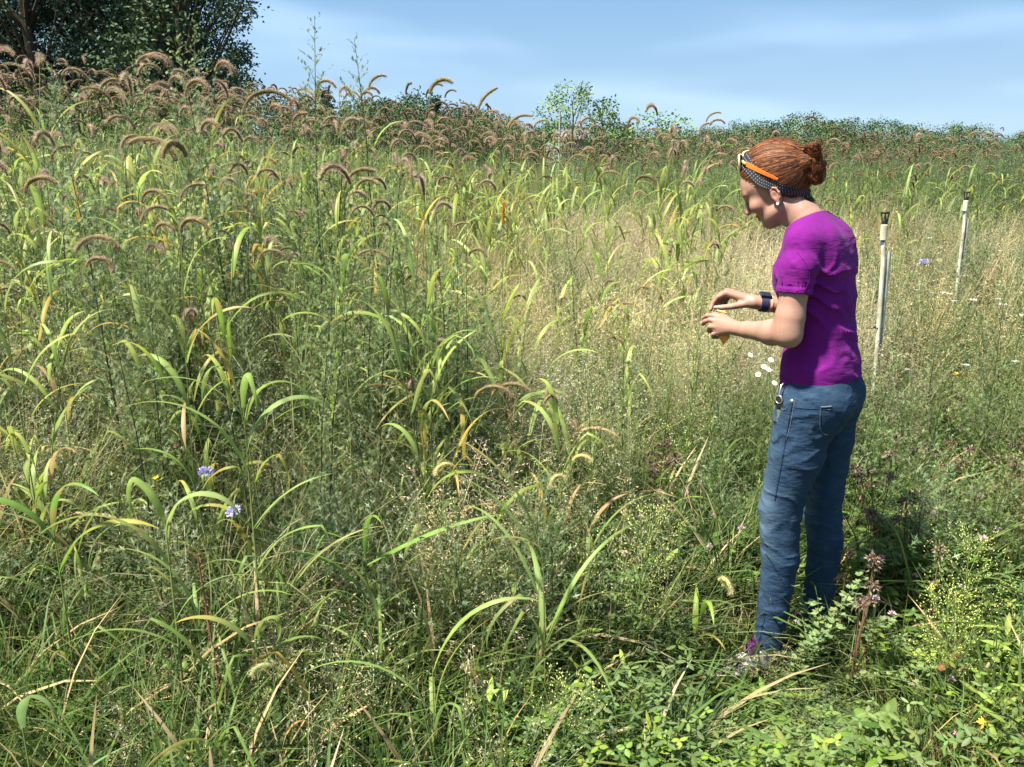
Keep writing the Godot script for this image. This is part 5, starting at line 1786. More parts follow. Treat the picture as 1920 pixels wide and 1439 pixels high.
func weeds() -> void:
	var sage := [Color(0.128, 0.168, 0.080), Color(0.150, 0.188, 0.092), Color(0.112, 0.148, 0.066)]
	var dull := [Color(0.090, 0.130, 0.046), Color(0.105, 0.142, 0.052)]
	var black := Color(0.035, 0.026, 0.022)
	var nm := ["stem", "foliage"]
	var mt := [M.stem, M.leaf]
	weed_thing("tall_weed", "tall pale-leaved weed rising into the dark wood at upper left", weed_shapes(1.86, 0.045, 1.25, sage, black, Color(0.09, 0.11, 0.05), 0.25), nm, mt, on(-1.50, -2.8))
	weed_thing("tall_weed", "tallest weed with a feathery spire before the wood, right of its pale neighbour", weed_shapes(2.0, 0.045, 1.1, sage, black, Color(0.08, 0.10, 0.04), 0.2), nm, mt, on(-1.22, -3.35))
	weed_thing("tall_weed", "dark-stemmed weed crossing the bright grass left of centre, stem nearly black", weed_shapes(1.25, 0.03, 0.7, dull, Color(0.022, 0.015, 0.014), Color(0.05, 0.055, 0.03), 0.45), nm, mt, on(-0.90, -2.46))
	weed_thing("tall_weed", "upright dark-stemmed weed just left of the field's centre", weed_shapes(1.42, 0.032, 0.65, dull, Color(0.022, 0.018, 0.014), Color(0.06, 0.07, 0.03), 0.4), nm, mt, on(-0.33, -2.64))
	weed_thing("tall_weed", "second dark-stemmed weed close behind the one left of centre", weed_shapes(1.38, 0.034, 0.6, dull, Color(0.03, 0.024, 0.018), Color(0.07, 0.08, 0.03), 0.4), nm, mt, on(-0.17, -2.85))
	weed_thing("tall_weed", "bare black-stemmed weed at left with a foxtail curled over it", weed_shapes(1.18, 0.024, 0.5, dull, Color(0.02, 0.014, 0.014), Color(0.045, 0.05, 0.03), 0.6), nm, mt, on(-1.13, -2.22))
	weed_thing("brown_bush_weed", "bushy brown-twigged weed in the centre of the pale field", horseweed_shapes(0.98, 0.22, Color(0.15, 0.11, 0.05), Color(0.24, 0.19, 0.09), 12), ["stem", "leaf", "bud"], [M.stem, M.leaf, M.petal], on(0.02, -2.72))
	var proto := []
	for k in 6:
		proto.append(weed_thing("leafy_weed", "leafy dark-stemmed weed among the foxtails of the left field", weed_shapes(R(1.25, 1.6), R(0.028, 0.040), R(0.8, 1.15), sage if k % 2 else dull, Color(0.03, 0.022, 0.02), Color(0.07, 0.085, 0.035), 0.2), nm, mt, spot(-0.7, -0.1, 2.5, 5.0), "plant", "leafy weeds of the left field"))
	for k in 24:
		copy_of(proto[k % 6], spot(-0.75, -0.05, 2.3, 3.6), R(0, TAU), R(0.70, 1.0))
	for k in 38:
		copy_of(proto[k % 6], spot(-0.72, -0.14, 3.4, 6.0), R(0, TAU), R(0.98, 1.42), "tall feathery weed standing level with the foxtail heads in the left field", "tall feathery weeds of the left field")
	for k in 12:
		var p := spot(-0.1, 0.28, 3.0, 6.0)
		copy_of(proto[k % 6], p, R(0, TAU), R(0.62, 0.85), "dark-stemmed weed in the pale grass of the middle field", "weeds of the middle field")
	var ms := []
	for k in 5:
		var sh := weed_shapes(R(1.0, 1.4), 0.04, 1.3, sage + dull, Color(0.04, 0.035, 0.02), Color(0.08, 0.10, 0.04), 0.1, 1)
		ms.append(joined(sh))
	scatter("weed_foliage", ms, M.leaf, [[-0.85, -0.15, 3.0, 8.0, 16, 0.75, 1.2, 1.0], [-0.2, 0.4, 8.5, 13.0, 12, 0.75, 1.1, 1.5], [0.15, 0.85, 10.0, 14.0, 12, 0.75, 1.15, 1.5], [0.44, 0.85, 5.2, 8.5, 9, 0.62, 0.9, 1.2], [0.60, 0.85, 3.6, 6.0, 9, 0.55, 0.8, 1.0]], 1.2, 0.1)
	var sp := []
	for k in 4:
		var sh := weed_shapes(R(0.35, 0.6), 0.034, 1.5, sage + dull, Color(0.05, 0.045, 0.02), Color(0.08, 0.10, 0.04), 0.1, 1)
		sp.append(joined(sh))
	scatter("small_weeds", sp, M.leaf, [[-0.8, -0.35, 1.9, 3.2, 55, 0.6, 1.1], [-0.35, 0.15, 1.7, 3.2, 26, 0.6, 1.1], [0.1, 0.8, 2.0, 5.5, 44, 0.6, 1.1, 0.8]], 0.5, 0.2)
	# grey-green brush at the back right
	var br := []
	for k in 4:
		var sh := weed_shapes(R(2.0, 2.6), 0.07, 1.4, [Color(0.095, 0.130, 0.062), Color(0.075, 0.110, 0.054), Color(0.11, 0.145, 0.068)], Color(0.05, 0.05, 0.03), Color(0.07, 0.09, 0.04), 0.05, 1)
		br.append(joined(sh))
	scatter("mugwort_brush", br, M.leaf, [[0.16, 0.85, 14.0, 24.0, 9, 0.46, 0.72, 2.0], [-0.2, 0.16, 14.0, 24.0, 6, 0.45, 0.62, 2.0], [0.44, 0.85, 10.5, 14.0, 9, 0.46, 0.66, 1.5]], 2.2, 0.08)
	# horseweed in seed, near the middle and at right
	var nm3 := ["stem", "leaf", "bud"]
	var mt3 := [M.stem, M.leaf, M.petal]
	var gr := Color(0.085, 0.13, 0.03)
	var bud := Color(0.36, 0.37, 0.15)
	weed_thing("horseweed", "horseweed in pale seed left of the jeans, largest of the near ones", horseweed_shapes(0.62, 0.26, gr, bud, 26), nm3, mt3, on(0.36, -2.02))
	weed_thing("horseweed", "horseweed in yellowish seed at the lower middle, left of the largest one", horseweed_shapes(0.60, 0.22, gr, Color(0.38, 0.34, 0.16), 22), nm3, mt3, on(-0.12, -2.08))
	weed_thing("horseweed", "small horseweed in the shade near the bottom edge, right of the midline", horseweed_shapes(0.36, 0.15, gr, bud, 14), nm3, mt3, on(0.12, -1.62))
	weed_thing("horseweed", "horseweed with an airy head right in front of the busy hands", horseweed_shapes(1.12, 0.20, gr, Color(0.34, 0.38, 0.15), 12), nm3, mt3, on(0.60, -2.52))
	weed_thing("horseweed", "airy horseweed between the centre tangle and the busy hands", horseweed_shapes(1.05, 0.22, gr, Color(0.34, 0.37, 0.15), 12), nm3, mt3, on(0.42, -2.75))
	weed_thing("horseweed", "yellow-green horseweed low at the right border", horseweed_shapes(0.42, 0.18, Color(0.10, 0.15, 0.03), Color(0.38, 0.40, 0.12), 20), nm3, mt3, on(1.22, -1.86))
	weed_thing("horseweed", "horseweed at the right border behind the yellow-green one", horseweed_shapes(0.50, 0.18, Color(0.10, 0.15, 0.03), Color(0.36, 0.38, 0.14), 18), nm3, mt3, on(1.36, -2.05))
	for q in [["green weed hiding the foot of the nearer white pipe", 1.74, -3.6, 0.74], ["green weed just left of the nearer white pipe", 1.70, -3.72, 0.70], ["green weed leaning on the nearer white pipe from the right", 1.90, -3.62, 0.66], ["green weed hiding the foot of the farther white pipe", 3.14, -5.45, 1.02], ["bushy weed left of the farther white pipe", 3.0, -5.55, 0.98], ["bushy green weed at the right border, beyond the farther pipe", 3.75, -5.7, 1.15], ["bushy green weed at the right border, this side of the farther pipe", 3.35, -5.0, 0.95], ["tall green weed at the right border, nearest of three", 2.95, -4.5, 0.85]]:
		weed_thing("green_weed", q[0], weed_shapes(q[3], 0.034, 1.5, sage, Color(0.06, 0.055, 0.03), Color(0.09, 0.11, 0.045), 0.1, 1), nm, mt, on(q[1], q[2]))
	var hp: Array[Node3D] = []
	for k in 22:
		var right := k >= 15
		var p := spot(0.48, 0.72, 2.6, 5.0) if right else spot(0.0, 0.30, 2.6, 4.0)
		var lab := "horseweed with a thin seeding head in the weeds behind the jeans" if right else "horseweed with a thin seeding head in the pale grass by the hands"
		var grp := "horseweeds behind the jeans" if right else "horseweeds in the pale grass"
		if hp.size() < 4:
			hp.append(weed_thing("horseweed", lab, horseweed_shapes(R(0.75, 0.95), 0.2, gr, Color(0.33, 0.34, 0.15), 12), nm3, mt3, p, "plant", grp))
		else:
			copy_of(hp[k % 4], p, R(0, TAU), R(0.5, 0.75) if right else R(0.8, 1.1), lab, grp)

func joined(shapes: Array) -> ArrayMesh:
	var g: Geo = shapes[0]
	for i in range(1, shapes.size()):
		var off := g.v.size()
		g.v.append_array(shapes[i].v); g.n.append_array(shapes[i].n); g.c.append_array(shapes[i].c)
		for q in shapes[i].idx:
			g.idx.append(q + off)
	return g.mesh()

func blossom(t: Node3D, at: Vector3, size: float, col: Color, tip: Color, flat: float, n := 70) -> void:
	var g := Geo.new()
	for i in n:
		var d := Vector3(R(-1, 1), R(-0.35, 1), R(-1, 1)).normalized()
		var q := at + d * Vector3(size, size * flat, size) * 0.25
		var c := col.lerp(tip, R(0, 1))
		g.diamond(q, (d + Vector3(0, 0.25, 0)).normalized(), d.cross(Vector3(R(-1, 1), R(-1, 1), 0.4)).normalized(), size * 0.8 * R(0.75, 1.1), size * 0.10, c, 0.6)
	part("blossom", g, M.petal, t)

func right_side() -> void:
	var lush := [Color(0.085, 0.145, 0.026), Color(0.11, 0.175, 0.030), Color(0.07, 0.12, 0.028), Color(0.135, 0.185, 0.038)]
	var cl := []; var al := []; var br := []
	for k in 4:
		cl.append(clover_patch(26, 0.10, 0.08, 0.24, 0.019, lush))
		al.append(clover_patch(24, 0.10, 0.10, 0.30, 0.015, [Color(0.11, 0.155, 0.055), Color(0.085, 0.135, 0.04)], 1.7))
		var sh := shoot_shapes(R(0.18, 0.30), [0.065, 0.085, 0.05, 0.10][k], [0.19, 0.15, 0.24, 0.12][k], 14, lush[k], 0.3)
		br.append(joined(sh))
	scatter("clover_leaves", cl, M.leaf, [[0.12, 0.82, 1.2, 2.6, 62, 0.7, 1.25, 0.4], [0.35, 0.82, 2.6, 4.6, 90, 0.9, 1.5, 0.6], [-0.1, 0.12, 1.25, 1.9, 80, 0.7, 1.1, 0.4], [-0.7, -0.1, 1.3, 1.9, 20, 0.6, 1.0, 0.4]], 0.25, 0.3)
	scatter("alfalfa_leaves", al, M.leaf, [[0.10, 0.80, 1.2, 2.6, 60, 0.8, 1.3, 0.4], [0.3, 0.8, 2.6, 5.0, 40, 0.9, 1.4, 0.6]], 0.3, 0.3)
	scatter("leafy_herbs", br, M.leaf, [[0.05, 0.85, 1.25, 2.6, 85, 0.7, 1.25, 0.4], [0.42, 0.85, 2.6, 5.5, 40, 0.8, 1.4, 0.6], [-0.1, 0.05, 1.25, 2.0, 30, 0.7, 1.0, 0.4]], 0.28, 0.3)
	# sprays of small oval leaves that hide the near foot
	var nm := ["stem", "leaf"]
	var mt := [M.stem, M.leaf]
	var pale := Color(0.135, 0.185, 0.075)
	var sprays := [
		["spray of small pale oval leaves hiding the near ankle", 0.92, -2.06, 0.36, 0.4], ["leafy spray leaning over the grey shoe from the right", 0.99, -1.98, 0.34, 0.8],
		["thin leafy spray left of the grey shoe, reaching up before the jeans", 0.55, -2.1, 0.30, 0.6], ["pale leafy spray below the grey shoe", 0.74, -1.60, 0.18, 0.9],
		["pale leafy spray between the two ankles", 0.95, -2.08, 0.40, 0.3], ["long arching leafy spray at the bottom, right of the midline", 0.62, -1.66, 0.26, 1.0], ["leafy spray standing right of the jeans, below the dried heads", 1.12, -1.95, 0.32, 0.5]]
	for s in sprays:
		weed_thing("leafy_spray", s[0], shoot_shapes(s[3], 0.017, 0.34, 22, pale, s[4], true), nm, mt, on(s[1], s[2]))
	for q in [["leafy spray covering the far shoe", 0.97, -2.10, 0.42, 0.35], ["leafy spray before the far ankle, right of the one on the shoe", 1.04, -2.12, 0.46, 0.3], ["leafy spray between the legs, reaching to the far calf", 0.99, -2.13, 0.48, 0.3], ["leafy spray crossing the hem of the near trouser leg", 0.87, -2.05, 0.36, 0.4], ["leafy spray right of the far ankle beside the dried cluster", 1.10, -2.14, 0.36, 0.5], ["low leafy spray in the gap between both shoes", 0.91, -2.10, 0.32, 0.4]]:
		weed_thing("leafy_spray", q[0], shoot_shapes(q[3], 0.024, 0.36, 26, pale, q[4], true), nm, mt, on(q[1], q[2]))
	var pr: Array[Node3D] = []
	for k in 30:
		var p := spot(0.28, 0.78, 1.3, 3.2)
		if not clear_of_person(p, 0.25):
			continue
		if pr.size() < 5:
			pr.append(weed_thing("leafy_spray", "leafy spray in the green undergrowth at lower right", shoot_shapes(R(0.22, 0.32), R(0.016, 0.022), 0.32, 18, pale * R(0.7, 1.0), R(0.3, 1.0), true), nm, mt, p, "plant", "leafy sprays at lower right"))
		else:
			copy_of(pr[k % 5], p, R(0, TAU), R(0.8, 1.2))
	# broad-leaved plants
	var bl := [["light green broad-leaved plant right of the far ankle", 1.24, -2.42, 0.34, 0.085], ["broad-leaved plant with upright pale leaves at the right, mid height", 1.42, -2.36, 0.36, 0.075], ["low plant with dark rounded leaves at the bottom, left of the midline", -0.16, -1.36, 0.16, 0.085], ["low plant with wide leaves at the bottom edge near the middle", -0.04, -1.33, 0.16, 0.09], ["three-lobed leafy plant in the shade left of the grey shoe", 0.30, -1.76, 0.22, 0.04], ["broad lance-leaved plant in front of the jeans at the bottom", 0.98, -1.70, 0.22, 0.11], ["leafy plant with pointed leaves at the bottom right corner", 1.02, -1.42, 0.20, 0.10], ["dark broad-leaved plant behind the jeans, above the dried heads", 1.52, -3.3, 0.42, 0.12]]
	for b in bl:
		weed_thing("broad_leaf_plant", b[0], shoot_shapes(b[3], b[4], 0.26, 15, lush[rng.randi() % 4] * 0.85, 0.2), nm, mt, on(b[1], b[2]))
	# pink clover in flower
	var pink := Color(0.62, 0.30, 0.48)
	var clover := func(label: String, group: String, p: Vector3, h: float, col: Color) -> Node3D:
		var t := thing("clover_flower", label, "flower", p, R(0, TAU), group)
		t.set_meta("stem", "clover_flower")
		var sh := shoot_shapes(h, 0.02, 0.36, 4, Color(0.085, 0.14, 0.03), 0.1, true)
		part("stem", sh[0], M.stem, t)
		part("leaf", sh[1], M.leaf, t).set_meta("kind", "stuff")
		var last: Vector3 = sh[0].v[sh[0].v.size() - 1]
		blossom(t, last, 0.0125, col, Color(0.80, 0.60, 0.68), 1.0, 80)
		return t
	var named := [["pink clover blossom right of the far jeans leg", 1.13, -2.12, 0.33], ["pale pink clover blossom just below another, right of the jeans", 1.17, -2.08, 0.28], ["pink clover blossom low at right before a withered leaf", 1.24, -1.86, 0.20], ["pink clover blossom left of a taller pink one at lower right", 0.93, -1.62, 0.17], ["pink clover blossom, middle of the three at lower right", 1.0, -1.60, 0.17], ["pink clover blossom, rightmost of the three at lower right", 1.12, -1.66, 0.19], ["dull pink clover blossom in the grass at the bottom, left of the midline", -0.11, -1.84, 0.28], ["pink clover blossom left of the near knee", 0.78, -2.45, 0.42]]
	for s in named:
		clover.call(s[0], "", on(s[1], s[2]), s[3], pink)
	var cp: Array[Node3D] = []
	for k in 34:
		var far := k >= 12
		var p := spot(0.46, 0.72, 2.2, 4.4) if far else spot(0.16, 0.30, 2.3, 3.0)
		var lab := "small pink clover blossom in the weeds at the right" if far else "small pink clover blossom in the weeds left of the jeans"
		var grp := "clover blossoms at the right" if far else "clover blossoms left of the jeans"
		if cp.size() < 5:
			cp.append(clover.call(lab, grp, p, R(0.28, 0.36), pink.lerp(Color(0.62, 0.55, 0.5), R(0, 0.6))))
		else:
			copy_of(cp[k % 5], p, R(0, TAU), R(0.85, 1.25), lab, grp)
	clover.call("magenta blossom low down right of the far jeans leg", "", on(1.20, -2.33), 0.36, Color(0.50, 0.03, 0.28))
	clover.call("deep red blossom behind the seat of the jeans", "", on(1.52, -2.9), 0.44, Color(0.35, 0.02, 0.06))
	clover.call("red and pink blossom in the grass left of the pair of black stems", "", on(-1.26, -2.6), 0.66, Color(0.65, 0.10, 0.14))
	# lilac heads
	for s in [["lilac scabious flower nearest the big arching leaves", -0.975, -2.29, 0.62, 0.027], ["pale lilac scabious flower lower right of the other one", -0.855, -2.18, 0.54, 0.026], ["pale lilac flower far off right of the white pipe", 2.45, -4.6, 0.95, 0.03]]:
		var p := on(s[1], s[2])
		var t := thing("scabious_flower", s[0], "flower", p)
		var st := Geo.new()
		st.tube(PackedVector3Array([Vector3.ZERO, Vector3(0.012, s[3] * 0.5, 0), Vector3(0, s[3], 0)]), PackedFloat32Array([0.0014, 0.0011, 0.0009]), 5, Color(0.09, 0.13, 0.04), Color(0.10, 0.14, 0.05))
		part("stem", st, M.stem, t)
		blossom(t, Vector3(0, s[3], 0), s[4], Color(0.40, 0.36, 0.62), Color(0.66, 0.62, 0.80), 0.45, 120)
	# white daisies by the shirt, white umbels far right
	var daisy := func(t: Node3D, at: Vector3, face: Vector3, r: float) -> void:
		var g := Geo.new(); var ey := Geo.new()
		var a := face.cross(Vector3(0.2, 0.1, 0.9)).normalized(); var b := face.cross(a)
		for i in 16:
			var e := TAU * i / 16.0
			var d := (a * cos(e) + b * sin(e) + face * 0.15).normalized()
			g.diamond(at + d * r * 0.25, d, face.cross(d).normalized(), r * 0.85, r * 0.14, Color(0.80, 0.80, 0.82), 0.6)
		ey.lathe(at, at + face * r * 0.3, PackedVector2Array([Vector2(0, r * 0.34), Vector2(r * 0.12, r * 0.32), Vector2(r * 0.22, r * 0.18), Vector2(r * 0.24, 0)]), 9, Color(0.55, 0.36, 0.04))
		part("petal", g, M.petal, t)
		part("eye", ey, M.petal, t)
	var dz := [[0.900, -2.72, 0.79], [0.925, -2.74, 0.815], [0.945, -2.75, 0.80], [0.955, -2.76, 0.835], [0.965, -2.73, 0.755], [0.89, -2.80, 0.845]]
	var where := ["leftmost of the white daisies beside the shirt hem", "second white daisy from the left beside the shirt hem", "white daisy in the middle of the cluster beside the shirt hem", "white daisy highest on the right of the cluster by the hem", "white daisy lowest in the cluster, just above the keys", "white daisy set back at the top of the cluster by the hem"]
	for i in dz.size():
		var p := on(dz[i][0], dz[i][1])
		var h: float = dz[i][2] - p.y
		var t := thing("daisy", where[i], "flower", p, 0.0, "white daisies by the shirt hem")
		var st := Geo.new()
		st.tube(PackedVector3Array([Vector3(0.02, 0, 0), Vector3(0.01, h * 0.6, 0), Vector3(0, h, 0)]), PackedFloat32Array([0.0012, 0.001, 0.0008]), 5, Color(0.08, 0.12, 0.04), Color(0.1, 0.14, 0.05))
		part("stem", st, M.stem, t)
		daisy.call(t, Vector3(0, h, 0), Vector3(-0.4 + 0.15 * i, 0.75, 0.6).normalized(), 0.0105)
	var wp: Array[Node3D] = []
	for k in 36:
		var p := spot(0.52, 0.72, 3.6, 7.0)
		if wp.size() < 3:
			var t := thing("white_flower", "small white flower head in the weeds around the white pipes", "flower", p, 0.0, "white flowers around the pipes")
			t.set_meta("stem", "white_flower")
			var st := Geo.new()
			var h := R(0.55, 0.75)
			st.tube(PackedVector3Array([Vector3.ZERO, Vector3(0.01, h, 0)]), PackedFloat32Array([0.0015, 0.001]), 4, Color(0.08, 0.12, 0.04), Color(0.1, 0.14, 0.05))
			part("stem", st, M.stem, t)
			var g := Geo.new()
			for i in 70:
				var q := Vector3(R(-1, 1), R(-0.15, 0.2), R(-1, 1)) * 0.014 + Vector3(0.01, h, 0)
				g.diamond(q, Vector3(R(-1, 1), R(0, 1), R(-1, 1)).normalized(), Vector3(R(-1, 1), 0.1, R(-1, 1)).normalized(), 0.004, 0.002, Color(0.70, 0.70, 0.68))
			part("blossom", g, M.petal, t)
			wp.append(t)
		else:
			copy_of(wp[k % 3], p, R(0, TAU), R(0.8, 1.3))
	# dried brown flower heads on stalks
	var dried := func(label: String, group: String, p: Vector3, h: float, heads: int) -> Node3D:
		var t := thing("dried_flower", label, "dried flower", p, R(0, TAU), group)
		t.set_meta("stem", "dried_flower")
		var st := Geo.new(); var hd := Geo.new()
		var brown := [Color(0.095, 0.062, 0.042), Color(0.14, 0.10, 0.07), Color(0.055, 0.037, 0.028), Color(0.19, 0.15, 0.115)]
		var tops := []
		for e in heads:
			var top := Vector3(R(-0.05, 0.05) * (heads - 1) * 0.6, h * R(0.86, 1.0), R(-0.05, 0.05) * (heads - 1) * 0.6)
			tops.append(top)
			st.tube(PackedVector3Array([Vector3.ZERO, Vector3(top.x * 0.3, h * 0.55, top.z * 0.3), top]), PackedFloat32Array([0.0026, 0.0022, 0.0016]), 5, Color(0.16, 0.09, 0.045), Color(0.13, 0.085, 0.05))
		for i in 5:
			var y := h * R(0.15, 0.8)
			st.diamond(Vector3(0, y, 0), Vector3(R(-1, 1), R(-0.8, 0.4), R(-1, 1)).normalized(), Vector3(R(-1, 1), R(-1, 1), R(-1, 1)).normalized(), R(0.03, 0.06), 0.006, brown[rng.randi() % 4])
		part("stalk", st, M.core, t)
		for top in tops:
			hd = Geo.new()
			for i in 60:
				var d := Vector3(R(-1, 1), R(-0.45, 0.6), R(-1, 1)).normalized()
				hd.diamond(top + d * R(0.001, 0.018), (d + Vector3(R(-0.6, 0.6), R(-0.7, 0.5), R(-0.6, 0.6))).normalized(), d.cross(Vector3(R(-1, 1), R(-1, 1), 0.3)).normalized(), R(0.008, 0.021), R(0.002, 0.005), brown[rng.randi() % 4])
			part("dried_head", hd, M.core, t)
		return t
	for s in [["dried brown flower cluster right in front of the far jeans leg", 1.01, -1.98, 0.40, 3], ["dried brown flower head between the two jeans legs, taller stalk", 1.04, -2.16, 0.44, 1], ["dried flower on a thin stalk before the right edge of the jeans", 1.09, -2.10, 0.44, 2], ["dark dried plant with a thick withered stalk right of the jeans", 1.36, -2.62, 0.52, 4], ["dried flower head with grey petals in the greenery at lower right", 1.36, -2.22, 0.40, 1]]:
		dried.call(s[0], "", on(s[1], s[2]), s[3], s[4])
	var dp: Array[Node3D] = []
	for k in 84:
		var p := spot(0.47, 0.74, 2.35, 4.6)
		if dp.size() < 7:
			dp.append(dried.call("withered brown flower head on a stalk in the weedy patch behind the jeans", "withered flower heads behind the jeans", p, R(0.38, 0.52), 1 + k % 3))
		else:
			copy_of(dp[k % 7], p, R(0, TAU), R(0.8, 1.2))
	for k in 9:
		copy_of(dp[k % 7], spot(0.1, 0.3, 2.6, 4.0), R(0, TAU), R(0.8, 1.2), "withered dark flower head in the weeds left of the jeans", "withered flower heads left of the jeans")
	var tw := []
	for k in 3:
		tw.append(joined(horseweed_shapes(R(0.42, 0.6), 0.12, Color(0.15, 0.095, 0.05), Color(0.20, 0.14, 0.09), 6)))
	scatter("dry_weeds", tw, M.dry, [[0.46, 0.85, 2.7, 4.6, 20, 0.7, 1.1, 0.8]], 0.5, 0.3)
	var gw := []
	for k in 3:
		gw.append(joined(horseweed_shapes(R(0.6, 0.85), 0.16, Color(0.085, 0.125, 0.035), Color(0.28, 0.29, 0.13), 7)))
	scatter("green_weeds", gw, M.leaf, [[0.42, 0.85, 3.3, 6.5, 34, 0.75, 1.15, 1.0], [0.0, 0.30, 2.7, 4.5, 9, 0.8, 1.1, 1.0]], 0.75, 0.2)
	# straw litter behind the jeans, a withered leaf at right
	var lit := Geo.new()
	for i in 420:
		var p := Vector3(R(-0.3, 0.3), R(0.0, 0.22), R(-0.35, 0.3))
		var d := Vector3(R(-1, 1), R(-0.3, 0.5), R(-1, 1)).normalized()
		lit.diamond(p, d, d.cross(Vector3(R(-1, 1), 1, 0)).normalized(), R(0.05, 0.14), R(0.0012, 0.004), vary(Color(0.36, 0.24, 0.11), 0.35))
	var straw := loose("dead_grass", lit, M.dry, "tan dead grass litter behind the far leg", "grass", on(1.42, -2.55))
	straw.set_meta("kind", "stuff")
	var wl := Geo.new()
	blade(wl, Vector3.ZERO, 1.9, 1.1, 0.7, 0.10, 0.016, 10, Color(0.20, 0.07, 0.045), Color(0.42, 0.27, 0.12), 0.4, 0.8)
	loose("withered_leaf", wl, M.leaf, "curled red-brown withered leaf in the undergrowth at lower right", "leaf", on(1.20, -1.88) + Vector3(0, 0.20, 0))
	# reddish dock stalk at lower left
	var t := thing("dock_stalk", "upright reddish-brown dock stalk at lower left", "plant", on(-0.76, -1.74))
	var st := Geo.new(); var sd := Geo.new()
	st.tube(PackedVector3Array([Vector3.ZERO, Vector3(-0.01, 0.3, 0), Vector3(-0.025, 0.62, 0)]), PackedFloat32Array([0.0045, 0.004, 0.002]), 7, Color(0.20, 0.09, 0.05), Color(0.16, 0.08, 0.04))
	for i in 260:
		var y := 0.12 + 0.5 * rng.randf()
		var d := Vector3(R(-1, 1), R(-0.3, 0.3), R(-1, 1)).normalized()
		sd.diamond(Vector3(-0.04 * y, y, 0) + d * R(0.003, 0.009), d, Vector3(R(-1, 1), 1, R(-1, 1)).normalized(), 0.006, 0.0025, vary(Color(0.13, 0.055, 0.035), 0.3))
	part("stem", st, M.stem, t)
	part("seed", sd, M.core, t).set_meta("kind", "stuff")
	# yellow scraps: a ragged yellow leaf at right, small yellow flowers at left
	for s in [["ragged bright yellow leaf near the right border", 1.19, -1.66, 0.20, 0.026], ["small yellow-orange flower under the arching leaves at left", -1.16, -2.32, 0.58, 0.013], ["small bright yellow flower in the weeds far right", 2.02, -3.4, 0.66, 0.014]]:
		var y := thing("yellow_sprig", s[0], "sprig", on(s[1], s[2]))
		var a := Geo.new(); var b := Geo.new()
		a.tube(PackedVector3Array([Vector3.ZERO, Vector3(0.01, s[3], 0)]), PackedFloat32Array([0.0014, 0.001]), 4, Color(0.1, 0.13, 0.04), Color(0.2, 0.2, 0.05))
		for i in 16:
			var d := Vector3(R(-1, 1), R(-0.4, 0.8), R(-1, 1)).normalized()
			b.diamond(Vector3(0.01, s[3], 0), d, d.cross(Vector3(0.3, 0.4, 0.8)).normalized(), s[4] * R(0.6, 1.0), s[4] * 0.16, vary(Color(0.62, 0.46, 0.04), 0.15))
		part("stem", a, M.stem, y)
		part("petal", b, M.petal, y)

func structures() -> void:
	riser("sprinkler_riser", "nearer white pipe with a black sprinkler head, right of the purple shirt", Vector3(1.844, 1.318, -3.884), Vector3(1.885, 0.0, -3.85), 0.0112)
	riser("sprinkler_riser", "farther white pipe with a black sprinkler head, near the right border", Vector3(3.289, 1.380, -5.722), Vector3(3.31, 0.05, -5.715), 0.0112)
	# a pole and a shed among the far foxtails
	var pole := Geo.new()
	pole.tube(PackedVector3Array([Vector3.ZERO, Vector3(0, 3.5, 0)]), PackedFloat32Array([0.05, 0.04]), 10, Color(0.42, 0.44, 0.46), Color(0.46, 0.48, 0.50))
	loose("white_pole", pole, M.plastic, "white pole standing up from the far foxtails before the shed", "pole", on(2.12, -36.0))
	var sh := thing("shed", "small pale shed with a grey gable roof behind the far foxtails", "shed", on(3.3, -46.0), 0.5)
	sh.scale = Vector3.ONE * 1.45
	var w := Geo.new(); var rf := Geo.new(); var dr := Geo.new(); var wn := Geo.new()
	w.box(Vector3(-0.75, 0, -0.6), Vector3(0.75, 1.75, 0.6), Color(0.36, 0.40, 0.45))
	for s in [-1.0, 1.0]:
		rf.box(Vector3(-0.85, -0.02, 0.0), Vector3(0.85, 0.03, 0.85), Color(0.24, 0.27, 0.31), Transform3D(Basis(Vector3.RIGHT, s * 0.45 + (0.0 if s > 0 else PI)), Vector3(0, 2.12, 0)))
	dr.box(Vector3(-0.3, 0.02, 0.6), Vector3(0.3, 1.5, 0.63), Color(0.5, 0.53, 0.56))
	wn.box(Vector3(0.752, 0.9, -0.25), Vector3(0.775, 1.35, 0.25), Color(0.10, 0.12, 0.14))
	part("wall", w, M.plastic, sh); part("roof", rf, M.plastic, sh); part("door", dr, M.plastic, sh); part("window", wn, M.gloss, sh)

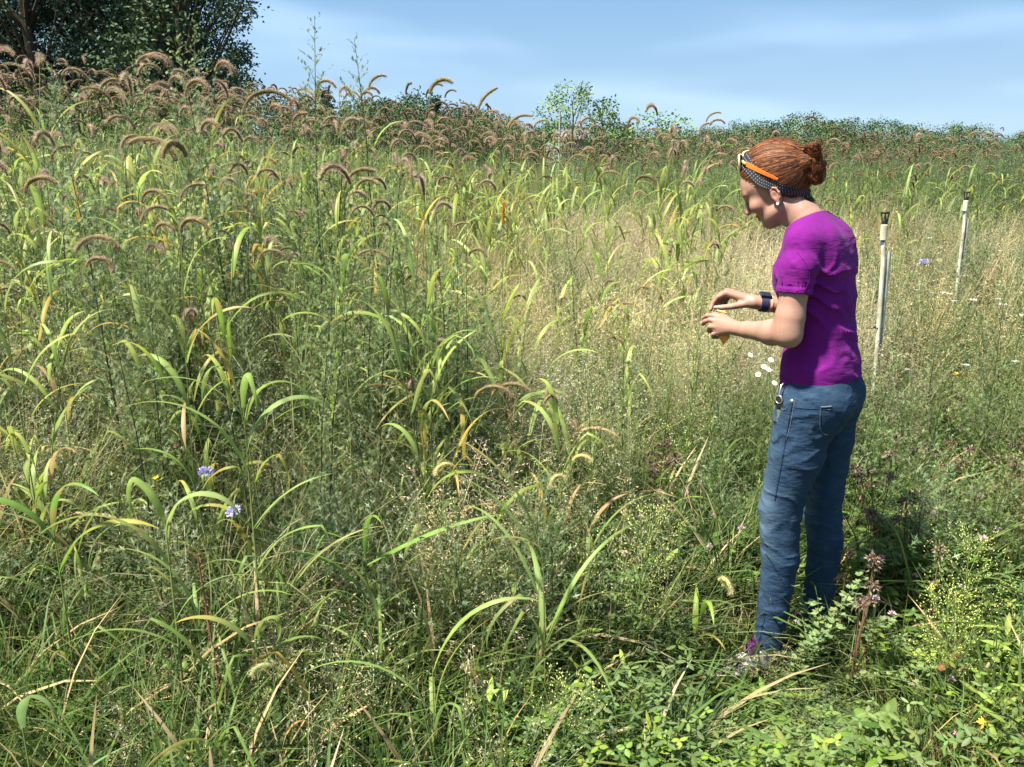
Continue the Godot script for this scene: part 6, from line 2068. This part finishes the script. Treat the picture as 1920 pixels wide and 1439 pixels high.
func riser(called: String, label: String, top: Vector3, foot: Vector3, r: float) -> void:
	var t := thing(called, label, "sprinkler", foot)
	var a := top - foot
	var d := a.normalized()
	var white := Color(0.68, 0.67, 0.60)
	var pipe := Geo.new(); var cup := Geo.new(); var band := Geo.new(); var head := Geo.new(); var stake := Geo.new(); var tie := Geo.new()
	var L := a.length()
	var bend := Vector3(0.012, 0, 0.006)
	pipe.tube(PackedVector3Array([Vector3.ZERO, a * 0.4 + bend, a * 0.8 + bend * 0.6, d * (L - 0.115)]), PackedFloat32Array([r, r, r, r]), 16, white, white)
	cup.lathe(d * (L - 0.135), d * (L - 0.055), PackedVector2Array([Vector2(0, r * 1.0), Vector2(0.001, r * 1.5), Vector2(0.072, r * 1.5), Vector2(0.08, r * 0.8)]), 18, Color(0.72, 0.70, 0.60))
	band.lathe(d * (L - 0.158), d * (L - 0.138), PackedVector2Array([Vector2(0, r), Vector2(0.001, r * 1.06), Vector2(0.019, r * 1.06), Vector2(0.02, r)]), 18, Color(0.07, 0.12, 0.36))
	var blk := Color(0.015, 0.016, 0.018)
	head.lathe(d * (L - 0.06), d * (L - 0.03), PackedVector2Array([Vector2(0, r * 1.25), Vector2(0.02, r * 1.25), Vector2(0.026, r * 0.8), Vector2(0.03, 0.0)]), 14, blk)
	for k in 4:
		var e := d.cross(Vector3(cos(k * PI / 2 + 0.4), 0, sin(k * PI / 2 + 0.4))).normalized() * r * 1.25
		head.tube(PackedVector3Array([d * (L - 0.042) + e * 0.95, d * (L - 0.022) + e, d * (L - 0.006) + e * 1.3]), PackedFloat32Array([0.0028, 0.0028, 0.003]), 6, blk, blk)
	head.lathe(d * (L - 0.008), d * (L + 0.006), PackedVector2Array([Vector2(0, 0.0), Vector2(0, r * 1.75), Vector2(0.008, r * 1.85), Vector2(0.011, r * 1.7), Vector2(0.012, 0.0)]), 16, blk)
	head.tube(PackedVector3Array([d * (L - 0.035), d * (L - 0.006)]), PackedFloat32Array([0.005, 0.003]), 8, blk, blk)
	var off := Vector3(0.036, 0, -0.004)
	stake.tube(PackedVector3Array([off + Vector3(-0.01, -0.25, 0), off + d * (L - 0.19)]), PackedFloat32Array([r * 0.85, r * 0.85]), 14, Color(0.50, 0.53, 0.52), Color(0.52, 0.55, 0.55))
	for y in [0.56, 0.40]:
		tie.lathe(d * (L * y + 0.0), d * (L * y + 0.006), PackedVector2Array([Vector2(0, r * 1.05), Vector2(0.001, r * 1.2), Vector2(0.005, r * 1.2), Vector2(0.006, r * 1.05)]), 14, blk)
		tie.tube(PackedVector3Array([d * L * y + Vector3(-0.06, 0.004, 0.01), d * L * y + Vector3(0.0, 0.003, r * 1.15), d * L * y + Vector3(0.055, 0.004, 0.012)]), PackedFloat32Array([0.0016, 0.002, 0.0012]), 5, blk, blk)
	part("pipe", pipe, M.plastic, t)
	part("coupling", cup, M.plastic, t)
	part("blue_band", band, M.plastic, t)
	var hd := part("sprinkler_head", head, M.rubber, t)
	part("support_pipe", stake, M.plastic, t)
	part("wire_tie", tie, M.rubber, t)
